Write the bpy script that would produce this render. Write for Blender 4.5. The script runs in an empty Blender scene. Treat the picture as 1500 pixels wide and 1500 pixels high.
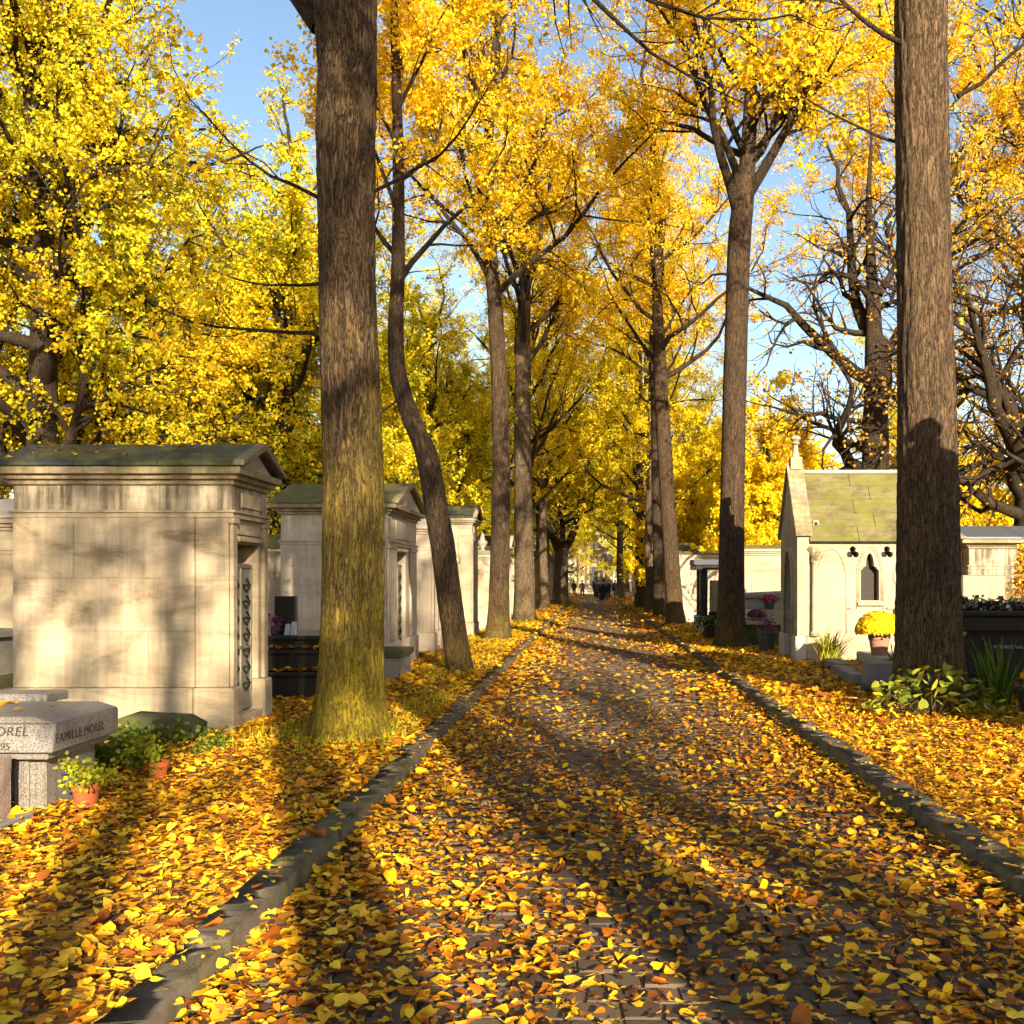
import bpy, bmesh, math, random
import numpy as np
from mathutils import Vector, Matrix

R = math.radians
SC = bpy.context.scene
COL = SC.collection
rng = np.random.default_rng(11)
random.seed(5)

# ------------------------------------------------------------------ camera
F, CU, CV, CH = 1500.0, 865.0, 852.0, 1.6          # focal length, vanishing point (photo px), eye height (m)
cam = bpy.data.cameras.new('camera'); camo = bpy.data.objects.new('camera', cam); COL.objects.link(camo)
camo.location = (0, 0, CH); camo.rotation_euler = (R(90), 0, 0)
cam.sensor_width = 36; cam.lens = 36.0 * F / 1500.0
cam.shift_x = -(CU - 750) / 1500.0; cam.shift_y = (CV - 750) / 1500.0
cam.clip_start = 0.05; cam.clip_end = 3000
SC.camera = camo
# ------------------------------------------------------------------ light
SUN_AZ = (0.31, -0.95); SUN_EL = 17.5
world = bpy.data.worlds.new('World'); SC.world = world; world.use_nodes = True
wn = world.node_tree; bg = wn.nodes['Background']
sky = wn.nodes.new('ShaderNodeTexSky'); sky.sky_type = 'NISHITA'; sky.sun_disc = False
sky.sun_elevation = R(SUN_EL); sky.sun_rotation = math.atan2(SUN_AZ[0], SUN_AZ[1])
sky.air_density = 1.0; sky.dust_density = 0.6; sky.ozone_density = 1.0
wn.links.new(sky.outputs[0], bg.inputs[0]); bg.inputs[1].default_value = 0.08
ln = math.hypot(*SUN_AZ)
sdir = Vector((SUN_AZ[0] / ln * math.cos(R(SUN_EL)), SUN_AZ[1] / ln * math.cos(R(SUN_EL)), math.sin(R(SUN_EL))))
sl = bpy.data.lights.new('sun', 'SUN'); sl.energy = 5.0; sl.angle = R(0.5); sl.color = (1.0, 0.86, 0.64)
so = bpy.data.objects.new('sun', sl); COL.objects.link(so)
so.rotation_euler = (-sdir).to_track_quat('-Z', 'Y').to_euler(); so.location = (10, -30, 30)
vs = SC.view_settings
vs.view_transform = 'Standard'; vs.look = 'None'; vs.gamma = 1.0; vs.use_curve_mapping = False
vs.exposure = 1.6
SC.cycles.use_light_tree = False; SC.cycles.use_adaptive_sampling = True; SC.cycles.adaptive_threshold = 0.05
SC.cycles.max_bounces = 5; SC.cycles.diffuse_bounces = 4; SC.cycles.glossy_bounces = 2
SC.cycles.transmission_bounces = 3; SC.cycles.caustics_reflective = False; SC.cycles.caustics_refractive = False

# ------------------------------------------------------------------ pixel helpers (a pixel plus the thing it stands on)
GZ = 0.10                                            # height of the verges above the road
def G(u, v, z=GZ):
    Y = F * (CH - z) / (v - CV); return ((u - CU) / F * Y, Y)
def XU(u, Y): return (u - CU) / F * Y
def ZV(v, Y): return CH - (v - CV) / F * Y

# ------------------------------------------------------------------ materials
def mat(name):
    m = bpy.data.materials.new(name); m.use_nodes = True
    nt = m.node_tree; b = nt.nodes['Principled BSDF']
    return m, nt, b
def N(nt, t, **kw):
    n = nt.nodes.new(t)
    for k, v in kw.items(): setattr(n, k, v)
    return n
def ramp(nt, stops, fac=None, interp='LINEAR'):
    r = N(nt, 'ShaderNodeValToRGB'); cr = r.color_ramp; cr.interpolation = interp
    while len(cr.elements) < len(stops): cr.elements.new(0.5)
    for e, (p, c) in zip(cr.elements, stops):
        e.position = p; e.color = (*c, 1) if len(c) == 3 else c
    if fac is not None: nt.links.new(fac, r.inputs[0])
    return r
def coords(nt, scale=(1, 1, 1), kind='Object', loc=(0, 0, 0)):
    tc = N(nt, 'ShaderNodeTexCoord'); mp = N(nt, 'ShaderNodeMapping')
    mp.inputs['Scale'].default_value = scale; mp.inputs['Location'].default_value = loc
    nt.links.new(tc.outputs[kind], mp.inputs[0]); return mp.outputs[0]
def geo_coords(nt, scale=(1, 1, 1)):
    g = N(nt, 'ShaderNodeNewGeometry'); mp = N(nt, 'ShaderNodeMapping')
    mp.inputs['Scale'].default_value = scale; nt.links.new(g.outputs['Position'], mp.inputs[0]); return mp.outputs[0]
def noise(nt, vec, scale, detail=6, rough=0.6, dist=0.0):
    n = N(nt, 'ShaderNodeTexNoise'); n.inputs['Scale'].default_value = scale; n.inputs['Detail'].default_value = detail
    n.inputs['Roughness'].default_value = rough; n.inputs['Distortion'].default_value = dist
    nt.links.new(vec, n.inputs['Vector']); return n.outputs[0]
def mixc(nt, fac, a, b, mode='MIX'):
    m = N(nt, 'ShaderNodeMix', data_type='RGBA', blend_type=mode)
    for s, val in ((m.inputs[0], fac), (m.inputs[6], a), (m.inputs[7], b)):
        if isinstance(val, (int, float)): s.default_value = val
        elif isinstance(val, tuple): s.default_value = (*val, 1)
        else: nt.links.new(val, s)
    return m.outputs[2]
def mth(nt, op, a, b=None):
    m = N(nt, 'ShaderNodeMath', operation=op)
    for i, val in enumerate((a, b)):
        if val is None: continue
        if isinstance(val, (int, float)): m.inputs[i].default_value = val
        else: nt.links.new(val, m.inputs[i])
    return m.outputs[0]
def bump(nt, b, h, strength=0.5, dist=0.02):
    bp = N(nt, 'ShaderNodeBump'); bp.inputs['Strength'].default_value = strength; bp.inputs['Distance'].default_value = dist
    nt.links.new(h, bp.inputs['Height']); nt.links.new(bp.outputs[0], b.inputs['Normal'])

def leaf_mat(name, stops, trans=0.4, rough=0.55, attr='rnd', gloss=False):
    m = bpy.data.materials.new(name); m.use_nodes = True; nt = m.node_tree; nt.nodes.clear()
    at = N(nt, 'ShaderNodeAttribute', attribute_name=attr)
    r = ramp(nt, stops, at.outputs['Fac'])
    c = r.outputs[0]
    if gloss:
        v = noise(nt, geo_coords(nt), 26, 3)
        c = mixc(nt, mth(nt, 'MULTIPLY', v, 0.55), c, mixc(nt, 1.0, c, (0.55, 0.42, 0.35), 'MULTIPLY'))
        d = N(nt, 'ShaderNodeBsdfPrincipled'); d.inputs['Roughness'].default_value = rough
        d.inputs['Specular IOR Level'].default_value = 0.25
    else: d = N(nt, 'ShaderNodeBsdfDiffuse')
    t = N(nt, 'ShaderNodeBsdfTranslucent'); mx = N(nt, 'ShaderNodeMixShader'); mx.inputs[0].default_value = trans
    out = N(nt, 'ShaderNodeOutputMaterial')
    nt.links.new(c, d.inputs[0]); nt.links.new(c, t.inputs[0])
    nt.links.new(d.outputs[0], mx.inputs[1]); nt.links.new(t.outputs[0], mx.inputs[2]); nt.links.new(mx.outputs[0], out.inputs[0])
    return m
GOLD = [(0.0, (0.68, 0.34, 0.015)), (0.2, (0.86, 0.50, 0.016)), (0.5, (0.93, 0.63, 0.02)), (0.8, (0.94, 0.71, 0.03)), (1.0, (0.82, 0.70, 0.05))]
GREENGOLD = [(0.0, (0.74, 0.44, 0.02)), (0.25, (0.84, 0.60, 0.02)), (0.55, (0.78, 0.65, 0.03)), (0.8, (0.58, 0.56, 0.025)), (1.0, (0.28, 0.33, 0.025))]
YELLOW = [(0.0, (0.84, 0.56, 0.015)), (0.5, (0.93, 0.72, 0.02)), (1.0, (0.88, 0.74, 0.04))]
RUSTY = [(0.0, (0.30, 0.12, 0.025)), (0.5, (0.66, 0.34, 0.04)), (1.0, (0.82, 0.56, 0.05))]
LITTER = [(0.0, (0.030, 0.014, 0.008)), (0.14, (0.10, 0.036, 0.012)), (0.30, (0.30, 0.09, 0.012)), (0.48, (0.62, 0.20, 0.010)),
          (0.68, (0.88, 0.44, 0.010)), (0.88, (0.93, 0.57, 0.013)), (1.0, (0.94, 0.62, 0.03))]
M = {}
M['gold'] = leaf_mat('leaf_gold', GOLD, 0.5)
M['greengold'] = leaf_mat('leaf_green_gold', GREENGOLD, 0.48)
M['yellow'] = leaf_mat('leaf_bright_yellow', YELLOW, 0.45)
M['rusty'] = leaf_mat('leaf_rusty', RUSTY, 0.35)
M['litter'] = leaf_mat('leaf_litter', LITTER, 0.15, 0.5, gloss=True)
M['green'] = leaf_mat('leaf_green', [(0, (0.05, 0.09, 0.012)), (0.5, (0.11, 0.17, 0.02)), (0.85, (0.22, 0.25, 0.03)), (1, (0.50, 0.36, 0.03))], 0.3)
M['darkgreen'] = leaf_mat('leaf_dark_green', [(0, (0.02, 0.035, 0.012)), (1, (0.06, 0.09, 0.02))], 0.2)
M['lime'] = leaf_mat('leaf_lime', [(0, (0.20, 0.24, 0.02)), (0.6, (0.40, 0.40, 0.03)), (1, (0.62, 0.50, 0.04))], 0.35)
M['mum'] = leaf_mat('petal_yellow', [(0, (0.75, 0.42, 0.01)), (1, (0.9, 0.66, 0.02))], 0.2)
M['redflower'] = leaf_mat('petal_red', [(0, (0.22, 0.02, 0.04)), (0.6, (0.5, 0.06, 0.10)), (1, (0.75, 0.25, 0.30))], 0.2)
M['purple'] = leaf_mat('petal_purple', [(0, (0.10, 0.02, 0.05)), (1, (0.34, 0.12, 0.20))], 0.2)
M['paleflower'] = leaf_mat('petal_pale', [(0, (0.05, 0.015, 0.03)), (0.45, (0.12, 0.03, 0.05)), (0.7, (0.55, 0.35, 0.3)), (1, (0.8, 0.7, 0.6))], 0.2)

def bark(name, dark, light, moss=0.0, moss_top=4.0, zs=1.0):
    m, nt, b = mat(name)
    v2 = coords(nt, (1, 1, 1))
    def ridged(sc, k, dist):
        n_ = noise(nt, coords(nt, sc), k, 6, 0.62, dist)
        return mth(nt, 'SUBTRACT', 1.0, mth(nt, 'ABSOLUTE', mth(nt, 'SUBTRACT', mth(nt, 'MULTIPLY', n_, 2.0), 1.0)))
    r1 = ridged((15, 15, 1.9 * zs), 1.6, 1.3); r2 = ridged((36, 36, 6.0 * zs), 1.5, 0.8); fine = noise(nt, coords(nt, (60, 60, 26)), 1.6, 4)
    h = mth(nt, 'SUBTRACT', 1.0, mth(nt, 'ADD', mth(nt, 'MULTIPLY', mth(nt, 'POWER', r1, 11.0), 0.62), mth(nt, 'ADD', mth(nt, 'MULTIPLY', mth(nt, 'POWER', r2, 9.0), 0.34), mth(nt, 'MULTIPLY', fine, 0.28))))
    c = ramp(nt, [(0.18, dark), (0.5, tuple((d * .6 + l * .4) for d, l in zip(dark, light))), (0.88, light)], h).outputs[0]
    big = noise(nt, v2, 1.3, 4)
    c = mixc(nt, mth(nt, 'MULTIPLY', big, 0.5), c, mixc(nt, 1.0, c, (0.6, 0.55, 0.5), 'MULTIPLY'))
    if moss > 0:
        sx = N(nt, 'ShaderNodeSeparateXYZ'); nt.links.new(v2, sx.inputs[0])
        hz = N(nt, 'ShaderNodeMapRange'); hz.inputs[1].default_value = moss_top; hz.inputs[2].default_value = 0.0
        nt.links.new(sx.outputs[2], hz.inputs[0])
        patch = noise(nt, coords(nt, (1.2, 1.2, 0.55)), 1.6, 5, 0.65)
        f = mth(nt, 'ADD', mth(nt, 'MULTIPLY', hz.outputs[0], 0.5), mth(nt, 'MULTIPLY', patch, 0.85))
        f = ramp(nt, [(0.56, (0, 0, 0)), (0.95, (1, 1, 1))], f).outputs[0]
        mc = mixc(nt, noise(nt, coords(nt, (1, 1, 1)), 30, 3), (0.17, 0.12, 0.010), (0.52, 0.38, 0.012))
        plate = ramp(nt, [(0.25, (.35, .35, .35)), (0.55, (1, 1, 1))], h).outputs[0]
        c = mixc(nt, mth(nt, 'MULTIPLY', mth(nt, 'MULTIPLY', f, plate), moss), c, mc)
    nt.links.new(c, b.inputs['Base Color']); b.inputs['Roughness'].default_value = 0.9
    b.inputs['Specular IOR Level'].default_value = 0.2
    bump(nt, b, h, 0.9, 0.025)
    return m
M['bark_moss'] = bark('bark_mossy', (0.030, 0.017, 0.008), (0.25, 0.165, 0.085), 0.95, 5.0)
M['bark'] = bark('bark_brown', (0.035, 0.022, 0.012), (0.24, 0.155, 0.085), 0.25, 2.5)
M['bark_shaded'] = bark('bark_shaded', (0.024, 0.015, 0.009), (0.155, 0.098, 0.054), 0.25, 2.5)  # darker bark with the shade of the crowns put into its colour
M['bark_light'] = bark('bark_light', (0.045, 0.030, 0.020), (0.26, 0.185, 0.115), 0.2, 2.0, 1.3)
M['bark_dark'] = bark('bark_dark', (0.02, 0.014, 0.009), (0.10, 0.068, 0.04), 0.15, 2.0)

def stone(name, base, dark, stain=0.4, moss=0.0, scale=1.0, drip=0.0, rough=0.85, green=(0.13, 0.12, 0.02), erode=0.0, layer=True):
    m, nt, b = mat(name); P = geo_coords(nt)
    n1 = noise(nt, P, 1.6 * scale, 6, 0.62, 0.3); n2 = noise(nt, P, 14 * scale, 6, 0.65); n3 = noise(nt, P, 70 * scale, 3)
    layered = noise(nt, geo_coords(nt, (2.0, 2.0, 9.0 if layer else 2.0)), 1.1 * scale, 5, 0.65, 0.5)
    f = ramp(nt, [(0.38, (0, 0, 0)), (0.72, (1, 1, 1))], mth(nt, 'ADD', mth(nt, 'MULTIPLY', n1, 0.6), mth(nt, 'MULTIPLY', layered, 0.45))).outputs[0]
    c = mixc(nt, mth(nt, 'MULTIPLY', f, stain), base, dark)
    c = mixc(nt, mth(nt, 'MULTIPLY', n2, 0.35), c, mixc(nt, 1.0, c, (0.62, 0.56, 0.5), 'MULTIPLY'))
    if erode > 0:
        er = noise(nt, geo_coords(nt, (1.0, 1.0, 2.2)), 1.05, 6, 0.62, 0.8); ef = ramp(nt, [(0.52, (0, 0, 0)), (0.66, (1, 1, 1))], er).outputs[0]
        rp = noise(nt, geo_coords(nt, (3.0, 3.0, 30.0)), 1.2, 5, 0.7, 1.2)
        c = mixc(nt, mth(nt, 'MULTIPLY', mth(nt, 'MULTIPLY', ef, ramp(nt, [(0.3, (.35, .35, .35)), (0.6, (1, 1, 1))], rp).outputs[0]), erode), c, (0.13, 0.085, 0.04))
    if drip > 0:
        d = noise(nt, geo_coords(nt, (14, 14, 0.9)), 1.0, 5, 0.7, 0.2); d2 = noise(nt, P, 2.3, 4)
        dr = ramp(nt, [(0.40, (0, 0, 0)), (0.58, (1, 1, 1))], mth(nt, 'ADD', mth(nt, 'MULTIPLY', d, 0.6), mth(nt, 'MULTIPLY', d2, 0.42))).outputs[0]
        c = mixc(nt, mth(nt, 'MULTIPLY', dr, drip), c, (0.05, 0.038, 0.022))
    if moss > 0:
        g = noise(nt, P, 3.0, 6, 0.7); gf = ramp(nt, [(0.42, (0, 0, 0)), (0.62, (1, 1, 1))], g).outputs[0]
        gc = mixc(nt, n3, green, tuple(min(1, x * 2.4) for x in green))
        c = mixc(nt, mth(nt, 'MULTIPLY', gf, moss), c, gc)
    nt.links.new(c, b.inputs['Base Color']); b.inputs['Roughness'].default_value = rough
    b.inputs['Specular IOR Level'].default_value = 0.25
    h = mth(nt, 'ADD', mth(nt, 'MULTIPLY', n2, 0.7), mth(nt, 'MULTIPLY', n3, 0.25))
    bump(nt, b, mth(nt, 'ADD', h, mth(nt, 'MULTIPLY', layered, 0.6)), 0.5, 0.012)
    return m
M['limestone'] = stone('limestone', (0.58, 0.47, 0.32), (0.28, 0.20, 0.11), 0.7, erode=.75, drip=.3)
M['limestone2'] = stone('limestone_pale', (0.55, 0.46, 0.35), (0.36, 0.27, 0.18), 0.6, erode=.4, drip=.2)
M['limestone3'] = stone('limestone_grey', (0.50, 0.45, 0.38), (0.26, 0.22, 0.17), 0.6, 0.12)
M['white_stone'] = stone('white_limestone', (0.48, 0.395, 0.27), (0.28, 0.205, 0.115), 0.65, erode=.4, drip=.2)
M['stained'] = stone('stained_limestone', (0.58, 0.48, 0.34), (0.28, 0.20, 0.11), 0.6, 0.0, 1.0, 0.85)
M['cornice'] = stone('weathered_cornice', (0.46, 0.37, 0.25), (0.12, 0.09, 0.05), 0.9, 0.3, 1.6, 0.5)
M['roof_dark'] = stone('dark_roof_stone', (0.026, 0.028, 0.031), (0.014, 0.014, 0.015), 0.5, 0.6, 1.0, 0, 0.5, (0.07, 0.075, 0.012))
M['roof_moss'] = stone('mossy_roof_stone', (0.21, 0.175, 0.08), (0.05, 0.042, 0.018), 0.95, 0.75, 1.8, 0, 0.9, (0.075, 0.075, 0.010))
M['mossblock'] = stone('mossy_block', (0.10, 0.085, 0.05), (0.03, 0.027, 0.015), 0.8, 0.7, 1.5, 0, 0.9, (0.05, 0.06, 0.012))
M['tombgrey'] = stone('grey_tomb_stone', (0.26, 0.24, 0.215), (0.10, 0.09, 0.08), 0.7, 0.25)
M['kerbstone'] = stone('kerb_granite', (0.17, 0.135, 0.098), (0.045, 0.034, 0.024), 0.9, 0.3, 4.0, layer=False)

def granite(name, c1, c2, c3, rough=0.35, scale=160, spec=0.5):
    m, nt, b = mat(name); P = geo_coords(nt)
    n = noise(nt, P, scale, 3, 0.7); n2 = noise(nt, P, 4, 5)
    streak = noise(nt, geo_coords(nt, (22, 22, 1.0)), 1.2, 4, 0.6)
    c = ramp(nt, [(0.36, c1), (0.5, c2), (0.64, c3)], n).outputs[0]
    c = mixc(nt, mth(nt, 'MULTIPLY', n2, 0.4), c, mixc(nt, 1.0, c, (0.5, 0.46, 0.42), 'MULTIPLY'))
    sf = ramp(nt, [(0.5, (0, 0, 0)), (0.66, (1, 1, 1))], streak).outputs[0]
    c = mixc(nt, mth(nt, 'MULTIPLY', sf, 0.5), c, mixc(nt, 1.0, c, (0.42, 0.38, 0.34), 'MULTIPLY'))
    nt.links.new(c, b.inputs['Base Color']); b.inputs['Roughness'].default_value = rough; b.inputs['Specular IOR Level'].default_value = spec
    bump(nt, b, n, 0.25, 0.003)
    return m
M['granite'] = granite('speckled_granite', (0.06, 0.052, 0.045), (0.21, 0.185, 0.16), (0.36, 0.32, 0.275), 0.45, 120)
M['granite_pink'] = granite('pink_granite', (0.12, 0.085, 0.07), (0.34, 0.24, 0.20), (0.5, 0.38, 0.32), 0.6, 140)
M['granite_black'] = granite('black_granite', (0.014, 0.013, 0.013), (0.028, 0.026, 0.025), (0.06, 0.055, 0.05), 0.16, 200)
M['granite_brown'] = granite('brown_granite', (0.14, 0.09, 0.05), (0.26, 0.17, 0.10), (0.36, 0.25, 0.15), 0.35, 200)

def plain(name, col, rough=0.6, metal=0.0, var=0.3, scale=18):
    m, nt, b = mat(name); P = geo_coords(nt)
    n = noise(nt, P, scale, 5); c = mixc(nt, mth(nt, 'MULTIPLY', n, var), col, tuple(x * 0.35 for x in col))
    nt.links.new(c, b.inputs['Base Color']); b.inputs['Roughness'].default_value = rough; b.inputs['Metallic'].default_value = metal
    bump(nt, b, n, 0.2, 0.005)
    return m
M['terracotta'] = plain('terracotta', (0.46, 0.095, 0.02), 0.85, 0, .5)
M['terracotta_old'] = plain('terracotta_faded', (0.38, 0.18, 0.11), 0.85, 0, .5)
M['iron'] = plain('dark_iron', (0.02, 0.02, 0.02), 0.5, 0.4)
M['verdigris'] = plain('verdigris_metal', (0.24, 0.22, 0.16), 0.55, 0.3, 0.5)
M['soil'] = plain('pot_soil', (0.05, 0.032, 0.02), 0.95)
M['black_gap'] = plain('gap_shade', (0.02, 0.017, 0.015), 0.9)  # near-black that stands in for shade inside openings and gaps
M['engraved'] = plain('engraved_letter', (0.045, 0.036, 0.03), 0.8)
M['pale_letter'] = plain('pale_letter', (0.36, 0.32, 0.27), 0.6)
M['grey_pot'] = plain('dark_pot', (0.045, 0.05, 0.045), 0.6)
M['brown_pot'] = plain('brown_pot', (0.055, 0.034, 0.022), 0.8)
M['slate_blue'] = plain('slate', (0.10, 0.105, 0.115), 0.45, 0, 0.5, 40)
M['glass'] = plain('old_glass', (0.028, 0.021, 0.016), 0.8)
M['porcelain'] = plain('marble_plaque', (0.5, 0.47, 0.44), 0.4, 0, 0.6, 60)

def ground_mat(name, cols, scale, bs=0.02):
    m, nt, b = mat(name); P = geo_coords(nt)
    vo = N(nt, 'ShaderNodeTexVoronoi'); vo.inputs['Scale'].default_value = scale; vo.inputs['Randomness'].default_value = 1.0
    nt.links.new(geo_coords(nt, (1, 0.8, 1)), vo.inputs['Vector'])
    big = noise(nt, P, 0.7, 5, 0.6)
    sx = N(nt, 'ShaderNodeSeparateColor'); nt.links.new(vo.outputs['Color'], sx.inputs[0])
    f = mth(nt, 'ADD', mth(nt, 'MULTIPLY', sx.outputs[0], 0.75), mth(nt, 'MULTIPLY', big, 0.3))
    c = ramp(nt, cols, f).outputs[0]
    nt.links.new(c, b.inputs['Base Color']); b.inputs['Roughness'].default_value = 0.9; b.inputs['Specular IOR Level'].default_value = 0.2
    bump(nt, b, mth(nt, 'ADD', vo.outputs['Distance'], noise(nt, P, 30, 4)), 0.7, bs)
    return m
M['verge'] = ground_mat('verge_leafy_soil', [(0.1, (0.035, 0.022, 0.013)), (0.35, (0.10, 0.05, 0.02)), (0.6, (0.30, 0.14, 0.025)), (0.85, (0.58, 0.33, 0.03)), (1.0, (0.40, 0.36, 0.05))], 13)
M['earth'] = ground_mat('earth', [(0.1, (0.05, 0.035, 0.02)), (0.6, (0.18, 0.11, 0.03)), (1.0, (0.35, 0.24, 0.04))], 6)

def setts_mat():
    m, nt, b = mat('cobble_setts'); P = geo_coords(nt)
    oi = N(nt, 'ShaderNodeAttribute', attribute_name='rnd')
    n = noise(nt, P, 25, 6, 0.7); n2 = noise(nt, P, 2.2, 4)
    c = ramp(nt, [(0, (0.060, 0.042, 0.028)), (0.5, (0.115, 0.080, 0.050)), (1, (0.18, 0.128, 0.078))], mth(nt, 'ADD', mth(nt, 'MULTIPLY', oi.outputs['Fac'], 0.6), mth(nt, 'MULTIPLY', n, 0.5))).outputs[0]
    c = mixc(nt, mth(nt, 'MULTIPLY', n2, 0.5), c, mixc(nt, 1.0, c, (0.55, 0.5, 0.42), 'MULTIPLY'))
    nt.links.new(c, b.inputs['Base Color']); b.inputs['Roughness'].default_value = 0.62; b.inputs['Specular IOR Level'].default_value = 0.25
    bump(nt, b, n, 0.35, 0.006)
    return m
M['setts'] = setts_mat()
def road_mat():
    m, nt, b = mat('paved_road'); P = geo_coords(nt)
    br = N(nt, 'ShaderNodeTexBrick'); br.inputs['Scale'].default_value = 1.0
    br.inputs['Brick Width'].default_value = 0.19; br.inputs['Row Height'].default_value = 0.15; br.inputs['Mortar Size'].default_value = 0.012
    br.inputs['Color1'].default_value = (0.10, 0.07, 0.045, 1); br.inputs['Color2'].default_value = (0.17, 0.12, 0.075, 1); br.inputs['Mortar'].default_value = (0.03, 0.024, 0.018, 1)
    nt.links.new(P, br.inputs['Vector'])
    nt.links.new(br.outputs['Color'], b.inputs['Base Color']); b.inputs['Roughness'].default_value = 0.65
    bump(nt, b, br.outputs['Fac'], -0.5, 0.01)
    return m
M['road'] = road_mat()

# ------------------------------------------------------------------ mesh helpers
def link(o, parent=None):
    COL.objects.link(o)
    if parent is not None: o.parent = parent
    return o
def thing(name, label, cat, loc=(0, 0, 0), group=None, rotz=0.0):
    o = bpy.data.objects.new(name, None); o.empty_display_size = 0.2; COL.objects.link(o)
    o.location = loc; o.rotation_euler = (0, 0, rotz); o['label'] = label; o['category'] = cat
    if group: o['group'] = group
    return o
def tag(o, label, cat, group=None):
    o['label'] = label; o['category'] = cat
    if group: o['group'] = group
    return o
def np_mesh(name, V, faces, material, smooth=False, rnd=None):
    """faces: (n,k) int array or list of such arrays"""
    if not isinstance(faces, list): faces = [faces]
    faces = [f for f in faces if len(f)]
    me = bpy.data.meshes.new(name)
    V = np.asarray(V, dtype=np.float32)
    loops = np.concatenate([f.ravel() for f in faces]).astype(np.int32)
    sizes = np.concatenate([np.full(len(f), f.shape[1]) for f in faces]).astype(np.int32)
    starts = np.concatenate([[0], np.cumsum(sizes)[:-1]]).astype(np.int32)
    me.vertices.add(len(V)); me.vertices.foreach_set('co', V.ravel())
    me.loops.add(len(loops)); me.loops.foreach_set('vertex_index', loops)
    me.polygons.add(len(sizes)); me.polygons.foreach_set('loop_start', starts)
    if smooth: me.polygons.foreach_set('use_smooth', np.ones(len(sizes), dtype=bool))
    me.update(calc_edges=True)
    if rnd is not None:
        a = me.attributes.new('rnd', 'FLOAT', 'POINT'); a.data.foreach_set('value', np.asarray(rnd, dtype=np.float32))
    if material is not None: me.materials.append(material)
    return me
class MB:
    def __init__(s): s.bm = bmesh.new()
    def box(s, x0, x1, y0, y1, z0, z1):
        v = [s.bm.verts.new(p) for p in ((x0, y0, z0), (x1, y0, z0), (x1, y1, z0), (x0, y1, z0), (x0, y0, z1), (x1, y0, z1), (x1, y1, z1), (x0, y1, z1))]
        for f in ((0, 3, 2, 1), (4, 5, 6, 7), (0, 1, 5, 4), (1, 2, 6, 5), (2, 3, 7, 6), (3, 0, 4, 7)): s.bm.faces.new([v[i] for i in f])
        return s
    def hexa(s, p):
        v = [s.bm.verts.new(q) for q in p]
        for f in ((0, 3, 2, 1), (4, 5, 6, 7), (0, 1, 5, 4), (1, 2, 6, 5), (2, 3, 7, 6), (3, 0, 4, 7)): s.bm.faces.new([v[i] for i in f])
        return s
    def prism(s, poly, axis, a0, a1):
        """poly: list of 2-D points in the plane normal to axis, (y,z) for x, (x,z) for y, (x,y) for z"""
        def P(p, a): return {'x': (a, p[0], p[1]), 'y': (p[0], a, p[1]), 'z': (p[0], p[1], a)}[axis]
        A = [s.bm.verts.new(P(p, a0)) for p in poly]; B = [s.bm.verts.new(P(p, a1)) for p in poly]
        n = len(poly); s.bm.faces.new(A); s.bm.faces.new(list(reversed(B)))
        for i in range(n): s.bm.faces.new((A[i], B[i], B[(i + 1) % n], A[(i + 1) % n]))
        return s
    def plate(s, outer, holes, axis, a0, a1):
        """flat plate with real openings"""
        def P(p, a): return {'x': (a, p[0], p[1]), 'y': (p[0], a, p[1])}[axis]
        b2 = bmesh.new(); es = []
        for loop in [outer] + holes:
            vs_ = [b2.verts.new(P(p, a0)) for p in loop]
            es += [b2.edges.new((vs_[i], vs_[(i + 1) % len(vs_)])) for i in range(len(vs_))]
        bmesh.ops.triangle_fill(b2, use_beauty=True, use_dissolve=False, edges=es)
        r = bmesh.ops.extrude_face_region(b2, geom=list(b2.faces))
        nv = [e for e in r['geom'] if isinstance(e, bmesh.types.BMVert)]
        d = {'x': Vector((a1 - a0, 0, 0)), 'y': Vector((0, a1 - a0, 0))}[axis]
        bmesh.ops.translate(b2, verts=nv, vec=d)
        t = bpy.data.meshes.new('t'); b2.to_mesh(t); b2.free(); s.bm.from_mesh(t); bpy.data.meshes.remove(t)
        return s
    def tube(s, pts, radii, sides=8, cap=True):
        pts = [Vector(p) for p in pts]; n = len(pts); rings = []
        if isinstance(radii, (int, float)): radii = [radii] * n
        for i, p in enumerate(pts):
            t = (pts[min(i + 1, n - 1)] - pts[max(i - 1, 0)]).normalized()
            ref = Vector((0, 0, 1)) if abs(t.z) < 0.9 else Vector((1, 0, 0))
            a = t.cross(ref).normalized(); b = t.cross(a)
            rings.append([s.bm.verts.new(p + (a * math.cos(k * 2 * math.pi / sides) + b * math.sin(k * 2 * math.pi / sides)) * radii[i]) for k in range(sides)])
        for i in range(n - 1):
            for k in range(sides): s.bm.faces.new((rings[i][k], rings[i][(k + 1) % sides], rings[i + 1][(k + 1) % sides], rings[i + 1][k]))
        if cap: s.bm.faces.new(rings[0]); s.bm.faces.new(list(reversed(rings[-1])))
        return s
    def lathe(s, prof, sides=16, c=(0, 0)):
        rings = [[s.bm.verts.new((c[0] + r * math.cos(k * 2 * math.pi / sides), c[1] + r * math.sin(k * 2 * math.pi / sides), z)) for k in range(sides)] for r, z in prof]
        for i in range(len(prof) - 1):
            for k in range(sides): s.bm.faces.new((rings[i][k], rings[i][(k + 1) % sides], rings[i + 1][(k + 1) % sides], rings[i + 1][k]))
        s.bm.faces.new(rings[0]); s.bm.faces.new(list(reversed(rings[-1])))
        return s
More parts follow.
